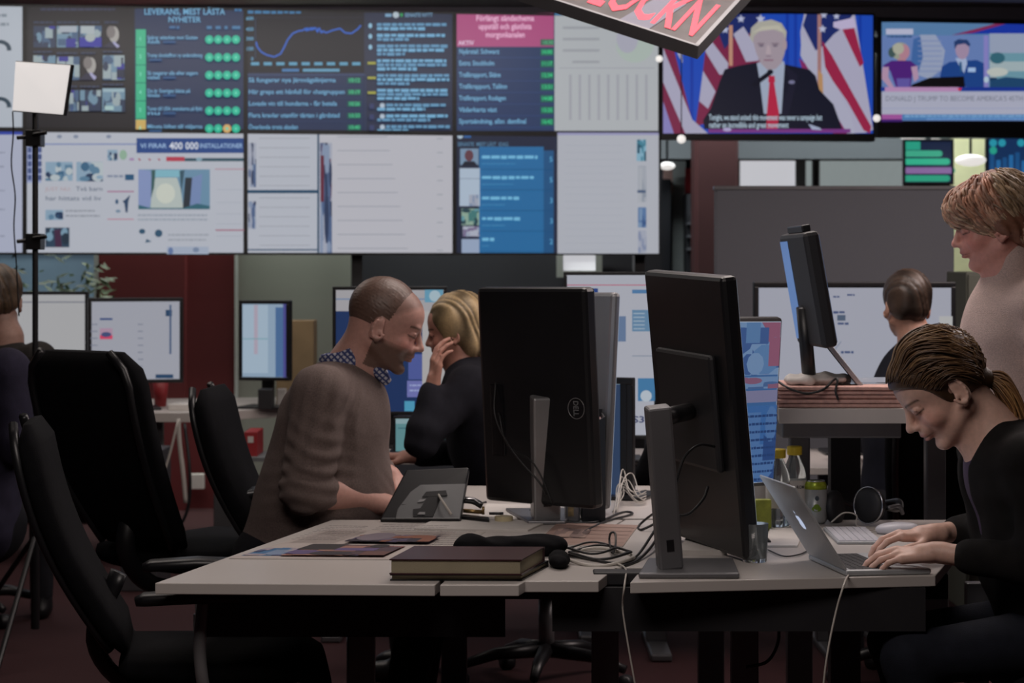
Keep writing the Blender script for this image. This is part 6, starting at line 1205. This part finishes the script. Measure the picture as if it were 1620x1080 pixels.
cable('black cable looping over the newspapers on the raised desk', [P(1232, 604, 6.08), P(1248, 614, 6.05), P(1275, 622, 6.04), P(1302, 616, 6.04), P(1320, 600, 6.06), P(1325, 602, 6.05), P(1322, 618, 6.04), P(1326, 632, 6.04)], .0036)
# far left desk: keyboard, papers, cups
def bx(name, label, cat, x0, x1, y0, y1, Y, m, d=.12, bev=.004, grp=None):
    return tag(MB().box((P(x0, 0, Y).x, Y, P(0, y1, Y).z), (P(x1, 0, Y).x, Y+d, P(0, y0, Y).z)).build(name, m, bevel=bev), label, cat, grp)
FZ = .7505
def onfar(name, label, cat, x0, x1, h, Y, m, d=.12, grp=None): return tag(MB().box((P(x0, 0, Y).x, Y, FZ), (P(x1, 0, Y).x, Y+d, FZ+h)).build(name, m, bevel=.004), label, cat, grp)
onfar('paper_pile', 'low white paper pile on the back left desk', 'paper', 266, 308, .03, 10.45, M['paper'], .25)
onfar('pen_box', 'small dark box on back left desk, right of the square monitor', 'box', 408, 430, .10, 10.5, M['blackmat']); onfar('mug', 'white mug at right end of the back left desk', 'mug', 438, 452, .09, 10.7, M['paper'], .05)
q = P(238, 0, 10.45); cup = one('paper_cup', 'red paper cup behind the foot of the back left monitor', 'cup', at=(q.x, q.y, FZ)); MB().lathe([(.028, 0), (.04, .12), (.037, .12), (.026, .005)], 20, c=(q.x, q.y+.3, FZ)).build('cup_body', M['redp'], cup, smooth=True)
bn = one('ring_binder', 'red ring binder with pale label on shelf behind man in brown sweater', 'binder', at=(P(396, 0, 10.2).x, 10.2, .5)); MB().box((P(386, 0, 10.2).x, 10.2, P(0, 722, 10.2).z), (P(407, 0, 10.2).x, 10.45, P(0, 683, 10.2).z)).build('cover', M['redp'], bn, bevel=.003); MB().box((P(392, 0, 10.2).x, 10.197, P(0, 700, 10.2).z), (P(401, 0, 10.2).x, 10.2, P(0, 690, 10.2).z)).build('spine_label', M['paper'], bn)
shf = one('low_shelf', 'low shelf unit under the back left desk holding a red binder', 'shelf', at=(P(410, 0, 10.3).x, 10.3, 0)); zs = P(0, 722, 10.2).z; MB().box((P(380, 0, 10.2).x, 10.15, zs-.02), (P(470, 0, 10.2).x, 10.5, zs)).build('shelf_board', M['grey'], shf); MB().box((P(380, 0, 10.2).x, 10.15, 0), (P(384, 0, 10.2).x, 10.5, zs-.02)).build('side_panel', M['grey'], shf); MB().box((P(466, 0, 10.2).x, 10.15, 0), (P(470, 0, 10.2).x, 10.5, zs-.02)).build('side_panel', M['grey'], shf)
wa = one('wall_socket', 'white double wall socket low on the red wall', 'socket', at=(P(305, 0, 12.7).x, 12.72, .2)); xs_ = P(299, 0, 12.72).x; MB().box((xs_, 12.70, .13), (xs_+.09, 12.745, .22)).build('plate', M['paper'], wa, bevel=.004)
cable('pale cable bundle hanging beside the back desk leg', [P(282, 662, 10.2), P(284, 700, 10.2), P(290, 750, 10.2), P(294, 795, 10.2)], .012, 'wcable', 'cables under the back left desk'); cable('thin pale cable slanting under the back left desk', [P(282, 664, 9.55), P(262, 740, 9.54), P(230, 810, 9.53), P(205, 860, 9.52)], .006, 'wcable', 'cables under the back left desk'); cable('black cable loop under the back left desk', [P(292, 670, 10.25), P(300, 740, 10.2), P(298, 800, 10.2), P(280, 838, 10.2), P(262, 842, 10.2), P(262, 825, 10.2)], .008, 'rubber', 'cables under the back left desk')
q = P(465, 0, 10.9); tag(MB().box((q.x-.09, 10.9, FZ), (q.x+.10, 11.1, P(0, 507, 10.9).z)).build('cardboard_box', mat('cardboard', (.24, .17, .09), .85, var=.1), bevel=.004), 'tall brown cardboard box beside the square monitor', 'box')
# plant by the glass wall
for k, (x, lab) in enumerate(((92, 'dark leafy plant between far left monitor and video wall'), (150, 'green potted plant against the red wall'), (28, 'dark plant behind person in grey black jacket'))):
    b = P(x, 0, 12.2); pt = one('potted_plant', lab, 'plant', 'plants along the glass wall', (b.x, 12.2, 0)); MB().lathe([(.10, 0), (.13, .3), (.12, .3), (.10, .26)], 20, c=(b.x, 12.2, 0)).build('pot', M['blackmat'], pt, smooth=True); MB().tube([(b.x, 12.2, .25), (b.x+.02, 12.2, 1.35)], .012, 6).build('stem', mat('bark', (.06, .04, .025), .8), pt)
    V = []; Fc = []; rp = random.Random(k)
    for q_ in range(45):
        c_ = Vector((b.x, 12.2, 1.32))+Vector((rp.gauss(0, .045), rp.gauss(0, .045), rp.gauss(0, .08))); d_ = Vector((rp.uniform(-1, 1), rp.uniform(-.6, .6), rp.uniform(-.9, .4))).normalized(); s_ = d_.orthogonal().normalized()*.012; l_ = rp.uniform(.06, .11); o = len(V)
        V += [tuple(c_), tuple(c_+d_*l_*.5+s_), tuple(c_+d_*l_), tuple(c_+d_*l_*.5-s_)]; Fc.append((o, o+1, o+2, o+3))
    mkobj('foliage', V, Fc, M['leaf'] if k != 1 else mat('bright_leaves', (.05, .08, .03), .5, var=.5, vscale=30), pt)
